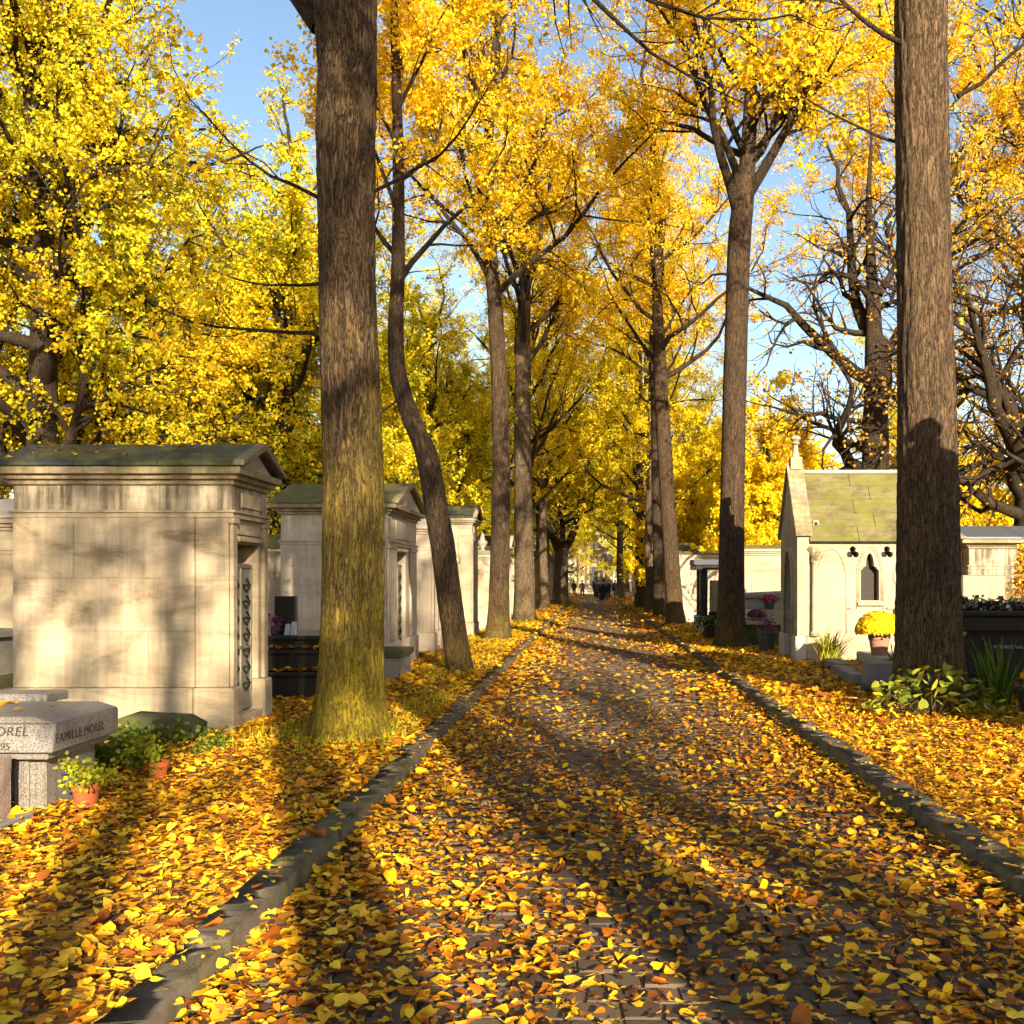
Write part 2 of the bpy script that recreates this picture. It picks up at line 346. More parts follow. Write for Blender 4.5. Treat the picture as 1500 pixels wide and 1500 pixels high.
    def rough(s, amp, cuts=0, seed=0):
        if cuts: bmesh.ops.subdivide_edges(s.bm, edges=list(s.bm.edges), cuts=cuts, use_grid_fill=True)
        rr = random.Random(seed)
        for v in s.bm.verts: v.co += Vector((rr.uniform(-amp, amp), rr.uniform(-amp, amp), rr.uniform(-amp, amp)))
        return s
    def mesh(s, name, material, bevel=0.0, smooth=False, segs=1):
        if bevel > 0: bmesh.ops.bevel(s.bm, geom=list(s.bm.edges), offset=bevel, segments=segs, affect='EDGES', profile=0.6)
        bmesh.ops.recalc_face_normals(s.bm, faces=list(s.bm.faces))
        me = bpy.data.meshes.new(name); s.bm.to_mesh(me); s.bm.free()
        if smooth:
            for p in me.polygons: p.use_smooth = True
        me.materials.append(material); return me
    def build(s, name, material, parent=None, bevel=0.0, smooth=False, segs=1):
        return link(bpy.data.objects.new(name, s.mesh(name, material, bevel, smooth, segs)), parent)

def unit(a): return a / (np.linalg.norm(a, axis=-1, keepdims=True) + 1e-9)
def batch_tubes(P, Rr, sides):
    """P (B,n,3), Rr (B,n) -> verts, quads"""
    B, n, _ = P.shape
    T = np.gradient(P, axis=1); T = unit(T)
    ref = np.tile(np.array([0.31, 0.17, 0.93]), (B, 1)); bad = np.abs((T.mean(1) * ref).sum(-1)) > 0.85
    ref[bad] = np.array([0.95, 0.2, 0.1]); ref = ref[:, None, :]
    a = unit(np.cross(T, np.broadcast_to(ref, T.shape))); b = np.cross(T, a)
    ang = np.arange(sides) * 2 * np.pi / sides
    V = P[:, :, None, :] + Rr[:, :, None, None] * (a[:, :, None, :] * np.cos(ang)[None, None, :, None] + b[:, :, None, :] * np.sin(ang)[None, None, :, None])
    idx = np.arange(B * n * sides).reshape(B, n, sides)
    i0 = idx[:, :-1, :]; i1 = idx[:, 1:, :]
    q = np.stack([i0, np.roll(i0, -1, 2), np.roll(i1, -1, 2), i1], -1).reshape(-1, 4)
    return V.reshape(-1, 3), q
def quad_leaves(p, a, n, s, wid=0.42, fold=0.12):
    """folded four-corner leaves; p stem, a axis, n normal, s size"""
    b = unit(np.cross(a, n)); n = np.cross(b, a); s = s[:, None]
    v = np.stack([p, p + s * (0.42 * a + wid * b + fold * n), p + s * a, p + s * (0.42 * a - wid * b + fold * n)], 1)
    k = len(p); return v.reshape(-1, 3), np.arange(k * 4).reshape(k, 4)
OUT = np.array([(0, .03), (.26, -.05), (.46, .2), (.36, .58), (0, 1.0), (-.36, .58), (-.46, .2), (-.26, -.05)])
def fan_leaves(r, p, yaw, tilt, tdir, s, curl, bend, stems=True):
    """heart-shaped curled leaves with stalks"""
    k = len(p); T = np.vstack([OUT, [(0, .42)]]); T = T - np.array([0, .45])
    x = np.repeat(T[None, :, 0], k, 0); y = np.repeat(T[None, :, 1], k, 0)
    z = curl[:, None] * (x ** 2) * 1.6 + bend[:, None] * (y ** 2) * 0.9 + r.normal(0, .025, x.shape); z[:, -1] -= 0.03
    asp = r.uniform(.5, 1.05, (k, 1)); x = x * asp
    L = np.stack([x, y, z], -1)
    m = T.shape[0]
    fans = np.array([[i, (i + 1) % 8, 8] for i in range(8)])
    faces = (np.arange(k)[:, None, None] * m + fans[None]).reshape(-1, 3)
    def place(L, yaw=yaw, s=s, tdir=tdir, tilt=tilt, p=p):
        k = len(p); L = L * s[:, None, None]
        c, sn = np.cos(yaw)[:, None], np.sin(yaw)[:, None]
        X = L[..., 0] * c - L[..., 1] * sn; Y = L[..., 0] * sn + L[..., 1] * c; Z = L[..., 2]
        ax = np.stack([np.cos(tdir), np.sin(tdir), np.zeros(k)], -1)[:, None, :]
        V = np.stack([X, Y, Z], -1); ct = np.cos(tilt)[:, None, None]; st = np.sin(tilt)[:, None, None]
        dot = (V * ax).sum(-1, keepdims=True)
        return V * ct + np.cross(np.broadcast_to(ax, V.shape), V) * st + ax * dot * (1 - ct) + p[:, None, :]
    V = place(L).reshape(-1, 3); out = [faces]
    if stems:
        sel = np.where(r.uniform(0, 1, k) < (1.0 if k == 1 else .35))[0]; kk = len(sel); fan_leaves.sel = sel
        bx = r.normal(0, .25, kk); F_ = lambda v: np.full(kk, v)
        S = np.stack([np.stack([F_(-.02), F_(-.42), F_(0.)], -1), np.stack([F_(.02), F_(-.42), F_(0.)], -1),
                      np.stack([bx + .015, F_(-.95), r.uniform(0, .2, kk)], -1), np.stack([bx - .015, F_(-.95), r.uniform(0, .2, kk)], -1)], 1)
        V2 = place(S, yaw[sel], s[sel], tdir[sel], tilt[sel], p[sel]).reshape(-1, 3); q = np.arange(kk * 4).reshape(kk, 4) + len(V)
        V = np.vstack([V, V2]); out.append(q)
    return V, out, m

# ------------------------------------------------------------------ trees
def grow(seed, starts, lev, up=(0.10, 0.02, -0.06), jit=(0.16, 0.22, 0.25), kids=(9, 8), ang=(0.6, 1.15), lens=(0.5, 0.42), leaves=26, lsize=0.1, spread=0.07, density=None):
    """starts: list of (p, d, L, r).  returns wood (list of batches), leaf arrays"""
    r = np.random.default_rng(seed)
    cur = starts; batches = []; nseg = (7, 5, 3)[:lev] if lev <= 3 else (7, 6, 5, 4)
    lp = []; la = []
    for l in range(lev):
        n = nseg[l]; B = len(cur)
        P = np.array([c[0] for c in cur], float); D = unit(np.array([c[1] for c in cur], float)); L = np.array([c[2] for c in cur]); Rr = np.array([c[3] for c in cur])
        pts = [P.copy()]; dirs = [D.copy()]
        for i in range(n):
            D = unit(D + r.normal(0, jit[min(l, len(jit) - 1)], (B, 3)) + np.array([0, 0, up[min(l, len(up) - 1)]]))
            P = P + D * (L / n)[:, None]; pts.append(P.copy()); dirs.append(D.copy())
        pts = np.stack(pts, 1); dirs = np.stack(dirs, 1)
        t = np.linspace(0, 1, n + 1)
        rad = Rr[:, None] * (1 - 0.78 * t[None, :] ** 0.9)
        batches.append((pts, rad, (9, 5, 3, 3)[l] if lev > 2 else (7, 3)[l]))
        if l < lev - 1:
            k = kids[l]; nxt = []
            for bi in range(B):
                kk = max(2, int(round(k * r.uniform(.75, 1.25))))
                tt = np.sort(r.uniform(.22, 1.0, kk)); tt[-1] = 1.0
                for q in tt:
                    f = q * n; i = min(int(f), n - 1); w = f - i
                    p = pts[bi, i] * (1 - w) + pts[bi, i + 1] * w; d = dirs[bi, min(i + 1, n)]
                    e = r.normal(0, 1, 3); e -= d * (e @ d); e /= np.linalg.norm(e) + 1e-9
                    a = r.uniform(*ang) * (0.35 if q == 1.0 else 1)
                    nd = d * math.cos(a) + e * math.sin(a)
                    nxt.append((p, nd, L[bi] * lens[l] * r.uniform(.65, 1.25) * (1.15 - .45 * q), max(rad[bi, i] * (0.5 if q < 1 else .85), 0.003)))
            cur = nxt
        if l == lev - 1 or l == lev - 2:
            k = leaves if l == lev - 1 else leaves // 3
            tt = r.uniform(.15 if l == lev - 1 else .45, 1.02, (B, k)); f = np.clip(tt * n, 0, n - 1e-3); i = f.astype(int); w = (f - i)[..., None]
            bi = np.arange(B)[:, None]
            p = pts[bi, i] * (1 - w) + pts[bi, np.minimum(i + 1, n)] * w
            lp.append((p + r.normal(0, spread, p.shape)).reshape(-1, 3)); la.append(dirs[bi, i].reshape(-1, 3))
    lp = np.concatenate(lp) if lp else np.zeros((0, 3)); la = np.concatenate(la) if la else np.zeros((0, 3))
    if density is not None and len(lp):
        keep = r.uniform(0, 1, len(lp)) < density; lp, la = lp[keep], la[keep]
    k = len(lp)
    a = unit(la * 0.4 + r.normal(0, .8, (k, 3)) + np.array([0, 0, -0.45])); nn = unit(r.normal(0, .75, (k, 3)) + np.array([0, 0, .7]))
    s = lsize * r.uniform(.65, 1.3, k)
    return batches, (lp, a, nn, s, r)
def wood_mesh(name, batches, m, keep=None):
    Vs, Qs, o = [], [], 0
    for i, (p, rad, sides) in enumerate(batches):
        if keep is not None and i not in keep: continue
        v, q = batch_tubes(p, rad, sides); Vs.append(v); Qs.append(q + o); o += len(v)
    return np_mesh(name, np.concatenate(Vs), np.concatenate(Qs), m, smooth=True)
def crown_mesh(name, lf, m, cl=0.0):
    lp, a, nn, s, r = lf
    V, Q = quad_leaves(lp, a, nn, s)
    # colour drifts from branch to branch as well as from leaf to leaf
    g = np.sin(lp[:, 0] * 0.9 + 1.3) * np.sin(lp[:, 1] * 0.8 + .4) * np.sin(lp[:, 2] * 0.7 + 2.0)
    rv = np.clip(r.uniform(0, 1, len(lp)) * .75 + .12 + .28 * g + cl, 0, 1)
    return np_mesh(name, V, Q, m, rnd=np.repeat(rv, 4))
def trunk_mesh(name, path, m, sides=14, rings=28, seed=0, ridge=0.0, flare=0.0, knots=()):
    """path [(x,y,z,r)] resampled; ridge = bark ridge height in units of radius"""
    r = np.random.default_rng(seed); path = np.array(path, float)
    t = np.linspace(0, 1, len(path)); tt = np.linspace(0, 1, rings)
    C = np.stack([np.interp(tt, t, path[:, i]) for i in range(4)], -1)
    for _ in range(2): C[1:-1] = (C[:-2] + 2 * C[1:-1] + C[2:]) / 4
    ang = np.arange(sides) * 2 * np.pi / sides; A, I = np.meshgrid(ang, np.arange(rings))
    z = C[:, 2][I]; rad = C[:, 3][I].copy()
    ph = r.uniform(0, 6.28, 12)
    lump = sum(np.sin(k * A + ph[k] + z * r.uniform(-.5, .5)) / (k + 1.5) for k in (1, 2, 3, 5)) * .045
    rad *= 1 + lump
    if flare > 0:
        h = np.exp(-np.maximum(z - C[0, 2], 0) / 0.32)
        rad *= 1 + flare * h * (0.55 + 0.45 * np.sin(5 * A + ph[6]) * np.sin(3 * A + ph[7]))
    if ridge > 0:
        w = np.zeros_like(rad)
        for k, f in ((19, .5), (31, .35), (47, .25)):
            w += f * np.abs(np.sin((k * A + ph[k % 12]) / 2 + 1.4 * np.sin(z * 1.7 + k) + 0.9 * np.sin(z * 4.3 + ph[k % 11]))) 
        w = w - w.mean(); rad += C[:, 3][I] * ridge * w + r.normal(0, ridge * .12, rad.shape) * C[:, 3][I]
    for (ka, kz, kr, kh) in knots:
        da = np.angle(np.exp(1j * (A - ka))) * C[:, 3][I]; d2 = (da ** 2 + ((z - kz)) ** 2) / kr ** 2
        rad += kh * np.exp(-d2) - kh * 1.6 * np.exp(-d2 * 7)
    V = np.stack([C[:, 0][I] + rad * np.cos(A), C[:, 1][I] + rad * np.sin(A), z], -1).reshape(-1, 3)
    idx = np.arange(rings * sides).reshape(rings, sides)
    q = np.stack([idx[:-1], np.roll(idx[:-1], -1, 1), np.roll(idx[1:], -1, 1), idx[1:]], -1).reshape(-1, 4)
    return np_mesh(name, V, q, m, smooth=True)

def linden_starts(seed, top, r0, z_first, n=13, L=(3.6, 6.0), elev=(0.35, 1.1), lean=(0, 0)):
    """limbs leaving the upper trunk.  top: function z -> (x,y)"""
    r = np.random.default_rng(seed); st = []
    z1, z2 = z_first
    for i in range(n):
        f = (i + r.uniform(0, .6)) / n; z = z1 + (z2 - z1) * f; x, y = top(z)
        az = i * 2.4 + r.uniform(-.5, .5); el = r.uniform(*elev) + 0.35 * f
        d = (math.cos(az) * math.cos(el) + lean[0], math.sin(az) * math.cos(el) + lean[1], math.sin(el))
        st.append(((x, y, z), d, r.uniform(*L) * (1.0 - .25 * f), r0 * r.uniform(.34, .5) * (1 - .35 * f)))
    x, y = top(z2); st.append(((x, y, z2), (0.08, 0.05, 1), L[1] * .9, r0 * .62))
    return st
def path_fn(path):
    a = np.array(path, float)
    return lambda z: (float(np.interp(z, a[:, 2], a[:, 0])), float(np.interp(z, a[:, 2], a[:, 1])))

def make_tree(name, label, loc, path, bark_m, leaf_m, group=None, seed=1, z_first=(7, 14), n=13, L=(3.6, 6), sides=14, rings=30, ridge=0., flare=.5,
              kids=(9, 9), leaves=34, lsize=.078, knots=(), extra=(), density=None, up=(0.10, 0.02, -0.06), jit=(0.16, 0.22, 0.25), elev=(.2, 1.0), lens=(.5, .42), ang=(.6, 1.15), starts=None, cl=0.0, twig_m=None, lean=(0, 0)):
    t = thing(name, label, 'tree', loc, group)
    link(bpy.data.objects.new('trunk', trunk_mesh('trunk', path, bark_m, sides, rings, seed, ridge, flare, knots)), t)
    r_at = float(np.interp(z_first[0], [p[2] for p in path], [p[3] for p in path]))
    st = starts if starts is not None else linden_starts(seed + 5, path_fn(path), r_at, z_first, n, L, elev, lean)
    st = list(st) + list(extra)
    b, lf = grow(seed, st, 3, up, jit, kids, ang, lens, leaves, lsize, density=density)
    link(bpy.data.objects.new('branch', wood_mesh('branch', b, twig_m or bark_m)), t)
    if len(lf[0]): link(bpy.data.objects.new('crown', crown_mesh('crown', lf, leaf_m, cl)), t)
    return t
def copy_tree(src, loc, rotz, s, label=None, group=None):
    c = src.copy(); COL.objects.link(c); c.location = loc; c.rotation_euler = (0, 0, rotz); c.scale = (s, s, s)
    if label: c['label'] = label
    if group: c['group'] = group
    elif 'group' in c: del c['group']
    for ch in list(src.children):
        d = ch.copy(); COL.objects.link(d); d.parent = c
        for g in ch.children:
            e = g.copy(); COL.objects.link(e); e.parent = d
    return c

#@@SETTING
# ------------------------------------------------------------------ the setting
def structure(name, me):
    o = link(bpy.data.objects.new(name, me)); o['kind'] = 'structure'; return o
def sheet(name, x0, x1, y0, y1, z, m, nx=1, ny=1, amp=0.0, seed=1):
    X, Y = np.meshgrid(np.linspace(x0, x1, nx + 1), np.linspace(y0, y1, ny + 1))
    Z = np.full_like(X, z)
    if amp > 0:
        Z += amp * (np.sin(X * 1.7 + seed) * np.sin(Y * .9) + .6 * np.sin(X * .6 + Y * 1.3))
        Z[:, 0] = z; Z[:, -1] = z
    idx = np.arange((nx + 1) * (ny + 1)).reshape(ny + 1, nx + 1)
    q = np.stack([idx[:-1, :-1], idx[:-1, 1:], idx[1:, 1:], idx[1:, :-1]], -1).reshape(-1, 4)
    return structure(name, np_mesh(name, np.stack([X, Y, Z], -1).reshape(-1, 3), q, m, smooth=True))
XL, XR = -1.46, 2.10                                 # road edges at the kerb faces
sheet('ground', -1500, 1500, -400, 2500, -0.08, M['earth'])
road = sheet('road', XL - .02, XR + .02, -40, 118, 0.0, M['road'])
sheet('verge', -70, XL - .2, -40, 140, GZ, M['verge'], 60, 120, 0.012)
sheet('verge', XR + .2, 70, -40, 140, GZ, M['verge'], 60, 120, 0.012, 3)
sheet('path', XL - 3, XR + 3, 118, 160, 0.004, M['earth'])

# setts: the nearest ones one by one, the rest of the laid field joined
def sett_variant(i):
    b = MB(); rr = random.Random(i); w, d = .5, .5
    j = lambda a: rr.uniform(-a, a)
    b.hexa([(-w, -d, -.06), (w, -d, -.06), (w, d, -.06), (-w, d, -.06),
            (-w * .86 + j(.05), -d * .82 + j(.05), .03 + j(.006)), (w * .86 + j(.05), -d * .82 + j(.05), .03 + j(.006)), (w * .86 + j(.05), d * .82 + j(.05), .03 + j(.006)), (-w * .86 + j(.05), d * .82 + j(.05), .03 + j(.006))])
    me = b.mesh('sett', M['setts']); a = me.attributes.new('rnd', 'FLOAT', 'POINT'); a.data.foreach_set('value', np.full(len(me.vertices), rr.random(), dtype=np.float32))
    return me
SV = [sett_variant(i) for i in range(10)]
SETT_V = [np.array([v.co[:] for v in m.vertices]) for m in SV]
SETT_F = [np.array([p.vertices[:] for p in SV[0].polygons])]
bigV, bigF, bigR, off, nsett = [], [], [], 0, 0
y = 3.0; row = 0
while y < 42:
    d = 0.145 * rng.uniform(.92, 1.08); x = XL - rng.uniform(0, .17); yc = y + d / 2
    while x < XR:
        w = rng.uniform(.15, .21); xc = x + w / 2
        if XL + .03 < xc < XR - .03:
            zc = -.024 + .006 * math.sin(xc * 3 + y * 1.2) + rng.uniform(-.004, .004); vi = int(rng.integers(10))
            vis = 3.55 < y and -0.62 * yc < xc < .46 * yc
            if vis and nsett < 300:
                o = bpy.data.objects.new('sett', SV[vi]); o.location = (xc, yc, zc + .012); o.scale = (w, d, 1); o.rotation_euler = (0, 0, rng.uniform(-.04, .04)); link(o, road); nsett += 1
            else:
                bigV.append(SETT_V[vi] * np.array([w, d, 1]) + np.array([xc, yc, zc + .012])); bigF.append(np.array([p.vertices[:] for p in SV[vi].polygons]) + off); off += 8
                bigR.append(np.full(8, rng.random()))
        x += w
    y += d; row += 1
o = link(bpy.data.objects.new('sett_field', np_mesh('sett_field', np.concatenate(bigV), np.concatenate(bigF), M['setts'], rnd=np.concatenate(bigR))), road); o['kind'] = 'stuff'

# kerbs: a bed with single stones on it
def kerb_variant(i):
    b = MB(); b.box(-.5, .5, 0, 1, -.12, 0)
    bmesh.ops.subdivide_edges(b.bm, edges=[e for e in b.bm.edges if abs((e.verts[0].co - e.verts[1].co).y) > .5], cuts=11)
    rr = random.Random(i * 7 + 1)
    for v in b.bm.verts:
        v.co.x += rr.uniform(-.045, .045); v.co.z += rr.uniform(-.005, .003)
    bmesh.ops.bevel(b.bm, geom=[e for e in b.bm.edges if all(v.co.z > -.05 for v in e.verts)], offset=.014, segments=2, affect='EDGES')
    return b.mesh('kerb_stone', M['kerbstone'], 0, True)
KV = [kerb_variant(i) for i in range(7)]
for side, xk in ((-1, XL), (1, XR)):
    kb = MB(); kb.box(xk + (-.19 if side < 0 else .02), xk + (-.02 if side < 0 else .19), -12, 118, -.06, .05)
    kerb = structure('kerb', kb.mesh('kerb', M['kerbstone']))
    y = -6.0; i = 0
    while y < 92:
        L = float(rng.uniform(.7, 1.3)); w = .18
        o = bpy.data.objects.new('kerb_stone', KV[int(rng.integers(7))])
        o.location = (xk + side * w / 2 + float(rng.normal(0, .007)), y + .012, .152 + float(rng.normal(0, .009))); o.scale = (w, L - .026, 1.35)
        o.rotation_euler = (float(rng.normal(0, .005)), float(rng.normal(0, .03)), float(rng.normal(0, .004)))
        link(o, kerb); y += L; i += 1
#@@TREES
# ------------------------------------------------------------------ avenue lindens, from their photographed trunks
def px_path(base_uv, Y, pts, zmax_extra=None):
    """pts: (v, u_center, width px) -> local path"""
    x0 = XU(base_uv[0], Y); out = []
    for v, u, w in pts: out.append((XU(u, Y) - x0, 0.0, ZV(v, Y) - GZ, w * Y / F / 2))
    if zmax_extra:
        for dx, dy, dz, rr in zmax_extra:
            p = out[-1]; out.append((p[0] + dx, p[1] + dy, p[2] + dz, rr))
    return (x0, Y, GZ - 0.02), out
# the big mossy linden beside the gabled mausoleum
Y1 = 9.9
loc, pth = px_path((510, 1080), Y1, [(1090, 510, 104), (1060, 511, 96), (1000, 514, 92), (900, 517, 90), (800, 518, 89), (700, 518, 87), (600, 515, 85), (500, 511, 83), (400, 508, 80), (300, 507, 81), (200, 506, 84), (100, 508, 83), (0, 505, 90)],
                   [(.0, .05, 1.2, .26), (.1, .1, 2.5, .2), (0, .1, 3, .15)])
make_tree('linden_tree', 'thick mossy trunk beside the gabled mausoleum, moss yellow-green at its foot', loc, pth, M['bark_moss'], M['gold'], seed=21, z_first=(7.6, 13.5),
          n=11, sides=110, rings=190, ridge=.085, flare=.8, knots=((-1.45, ZV(350, Y1) - GZ, .1, .045), (-1.2, ZV(120, Y1) - GZ, .09, .05), (-1.75, ZV(205, Y1) - GZ, .05, .03), (-1.5, ZV(520, Y1), .05, .03)),
          elev=(.75, 1.2), kids=(8, 8), leaves=10, lsize=.075, density=.3, twig_m=M['bark_dark'],
          extra=[((-.25, 0, 6.9), (-.7, .1, .75), 3.6, .13), ((-.27, -.1, 5.2), (-1, -.2, .25), 1.7, .02), ((-.27, 0, 4.4), (-1, .1, .05), 1.5, .018), ((-.27, -.1, 3.9), (-1, -.3, -.2), 1.6, .022), ((.26, 0, 5.3), (1, .2, .5), 1.7, .02)])
# the crooked one
Y2 = 16.9
loc, pth = px_path((676, 985), Y2, [(990, 676, 36), (950, 669, 36), (900, 662, 36), (850, 655, 36), (800, 649, 36), (750, 640, 35), (700, 632, 34), (660, 624, 33), (620, 606, 30), (580, 591, 28), (540, 581, 25), (480, 579, 23), (400, 583, 20), (300, 584, 18), (200, 583, 16), (100, 580, 14), (0, 577, 11)], [(.1, 0, 1.5, .05)])
make_tree('linden_tree', 'slender crooked trunk that bends over at the row of mausoleums', loc, pth, M['bark_shaded'], M['gold'], seed=33, z_first=(6.3, 12.4), n=11, L=(1.8, 3.4), sides=40, rings=90, ridge=.05, flare=.35, kids=(8, 8), leaves=26, lsize=.075, twig_m=M['bark_dark'])
Y3 = 26.2
loc, pth = px_path((730, 938), Y3, [(942, 729, 36), (900, 731, 31), (850, 732, 29), (700, 735, 26), (600, 733, 24), (500, 729, 23), (420, 723, 21), (365, 718, 19)], [(-.1, .2, 2.5, .13), (.2, .2, 3, .09)])
T3 = make_tree('linden_tree', 'straight slim linden next behind the crooked trunk', loc, pth, M['bark_shaded'], M['gold'], seed=41, z_first=(8.6, 14.5), n=15, L=(4.0, 6.6), sides=32, rings=60, ridge=.05, flare=.4, twig_m=M['bark_dark'])
Y4 = 38.5
loc, pth = px_path((768, 908), Y4, [(913, 768, 34), (880, 768, 30), (800, 767, 27), (700, 766, 25), (600, 765, 24), (510, 766, 22)], [(.1, .1, 3, .2), (-.2, .2, 4, .13)])
make_tree('linden_tree', 'paler thick linden standing behind the slim straight one', loc, pth, M['bark_light'], M['gold'], seed=52, z_first=(9.2, 16), n=14, L=(3.8, 6.4), sides=28, rings=50, ridge=.05, flare=.4, twig_m=M['bark_dark'])
# chapel side
Y5 = 12.5
loc, pth = px_path((1362, 1030), Y5, [(1046, 1362, 104), (1020, 1362, 97), (950, 1361, 92), (850, 1360, 89), (750, 1360, 86), (650, 1359, 83), (550, 1357, 80), (450, 1355, 77), (350, 1353, 75), (250, 1352, 75), (150, 1350, 75), (50, 1349, 74), (0, 1349, 74)],
                   [(0, 0, 1.5, .27), (.1, .1, 3, .2), (0, .1, 3, .14)])
make_tree('linden_tree', 'thick furrowed trunk with a leafy shrub at its foot beside the chapel', loc, pth, M['bark'], M['gold'], seed=63, z_first=(8.8, 15.5), n=12, sides=110, rings=190, ridge=.085, flare=.5, elev=(.75, 1.2), kids=(9, 8), leaves=16, lsize=.08, density=.6, twig_m=M['bark_dark'],
          extra=[((-.28, -.1, 8.0), (-1, -.1, .35), 2.4, .035), ((.3, -.1, 7.4), (1, 0, .4), 2.2, .03), ((-.28, .1, 6.9), (-.9, .3, .1), 2.0, .022)], knots=((-1.3, 5.6, .09, .04), (-1.9, 4.1, .07, .035)))
Y6 = 23.0
loc, pth = px_path((1070, 950), Y6, [(956, 1070, 47), (930, 1070, 43), (880, 1071, 39), (780, 1072, 37), (680, 1074, 35), (580, 1076, 34), (480, 1079, 33), (400, 1081, 33), (340, 1084, 33), (300, 1088, 32)], [(.12, 0, 1.0, .18), (.1, .1, 2, .13), (0, .1, 2.5, .1)])
lp = pth[9]
R2X = [((lp[0] - .1, 0, lp[2] - .2), (-.62, -.1, .75), 4.6, .13), ((lp[0] - .05, 0, lp[2] + .1), (-.5, .2, .85), 5.0, .11), ((lp[0] + .15, 0, lp[2] + .3), (.6, -.2, .8), 4.6, .13), ((lp[0] + .1, .1, lp[2] + .9), (.75, .2, .55), 4.2, .1), ((lp[0], -.1, lp[2] + 1.2), (-.2, -.7, .6), 3.8, .09)]
R2 = make_tree('linden_tree', 'forking linden standing alone in front of the gothic chapel porch', loc, pth, M['bark_shaded'], M['gold'], seed=74, z_first=(lp[2] + .6, lp[2] + 6), n=12, L=(3.8, 6.0), sides=40, rings=70, ridge=.05, flare=.5, extra=R2X, twig_m=M['bark_dark'], up=(.04, .02, -.06))
Y7 = 35.5
loc, pth = px_path((990, 915), Y7, [(919, 990, 30), (890, 988, 25), (800, 982, 23), (700, 976, 22), (600, 970, 21), (520, 966, 19)], [(-.1, .1, 2.5, .16), (.2, .1, 4, .11)])
make_tree('linden_tree', 'leaning slim linden just past the dark canopy tomb', loc, pth, M['bark_shaded'], M['gold'], seed=85, z_first=(8.4, 15), n=13, sides=28, rings=50, ridge=.05, flare=.4, twig_m=M['bark_dark'])
Y8 = 43.5
loc, pth = px_path((966, 904), Y8, [(907, 966, 18), (850, 965, 16), (700, 961, 14), (560, 959, 13), (430, 958, 11)], [(-.1, .1, 2.5, .12), (.2, .1, 4, .08)])
T8 = make_tree('linden_tree', 'thinnest dark linden stem past the leaning slim one', loc, pth, M['bark_dark'], M['gold'], seed=96, z_first=(9.4, 16), n=13, sides=20, rings=40, ridge=.04, flare=.3, twig_m=M['bark_dark'])

# the further lindens: two kinds, copied down both rows and behind the viewer
gp = [(0, 0, 0, .34), (0.02, 0, .6, .29), (.05, .04, 4, .26), (0, .1, 8.5, .22), (.1, .1, 12, .14), (0, 0, 15, .09)]
G1 = make_tree('linden_tree', 'far linden in the row behind the mausoleums, trunk half hidden by its neighbours', (-2.9, 46, GZ - .02), gp, M['bark_shaded'], M['yellow'], 'far lindens on the mausoleum side', seed=107, z_first=(4.6, 15), n=17, L=(4.4, 7.2), sides=20, rings=30, ridge=.05, leaves=29, lsize=.088, elev=(.1, .8), twig_m=M['bark_dark'])
gp2 = [(0, 0, 0, .30), (0.02, 0, .6, .25), (-.1, .04, 4, .22), (0.05, .1, 8.5, .19), (.0, .1, 12, .12), (0, 0, 15, .08)]
G2 = make_tree('linden_tree', 'far linden in the chapel side row, trunk half hidden by its neighbours', (2.95, 50, GZ - .02), gp2, M['bark_light'], M['yellow'], 'far lindens on the chapel side', seed=118, z_first=(4.4, 14.5), n=16, L=(4.4, 7.0), sides=20, rings=30, ridge=.05, leaves=29, lsize=.088, elev=(.1, .8), twig_m=M['bark_dark'])
# old forking tree at the far end of the left row
fp = [(0, 0, 0, .6), (0, 0, .8, .5), (.05, 0, 3.0, .47), (.1, 0, 3.7, .45)]
fst = [((0, 0, 3.3), (-.45, -.1, .9), 6.5, .27), ((.15, 0, 3.4), (.55, 0, .8), 7.0, .30), ((.1, .1, 3.5), (.1, .3, 1), 6, .22), ((0, -.1, 3.2), (-.75, .1, .7), 5, .17), ((.2, -.1, 5.2), (.9, -.1, .35), 5, .12)]
make_tree('old_linden_tree', 'stout low-forking tree whose limb arches over the avenue by the walkers', (-1.95, 66, GZ - .02), fp, M['bark_light'], M['greengold'], seed=129, z_first=(3, 4), starts=fst, sides=24, rings=20, ridge=.05, kids=(12, 9), leaves=26, lsize=.13, twig_m=M['bark_dark'])
gl = 'far linden in the row behind the mausoleums, trunk half hidden by its neighbours'; gr_ = 'far linden in the chapel side row, trunk half hidden by its neighbours'
for i, y in enumerate((54, 61, 74, 86, 99)):
    copy_tree(G1 if i % 2 else G2, (-2.6 - .25 * (i % 3) + float(rng.normal(0, .1)), y, GZ - .02), 1.3 * i + .4, .95 + .05 * (i % 3), gl, 'far lindens on the mausoleum side')
for i, y in enumerate((57, 66, 77, 89, 102)):
    copy_tree(G2 if i % 2 else G1, (2.75 + .3 * (i % 3) + float(rng.normal(0, .1)), y, GZ - .02), 2.1 * i + .9, .95 + .05 * (i % 3), gr_, 'far lindens on the chapel side')
gp3 = [(0, 0, 0, .36), (0.02, 0, .6, .31), (.08, .04, 4, .28), (0, .1, 8.5, .24), (.1, .1, 12, .16), (0, 0, 15, .1)]
G3 = make_tree('linden_tree', 'nearly bare linden behind the viewer, from the avenue row and the off-row trees added for shade', (3.3, -4.2, GZ - .02), gp3, M['bark'], M['gold'], 'lindens behind the viewer', seed=141, z_first=(8.6, 16), n=11, L=(3.4, 5.6), sides=20, rings=30, ridge=.05, kids=(6, 6), leaves=14, lsize=.11, density=.7)
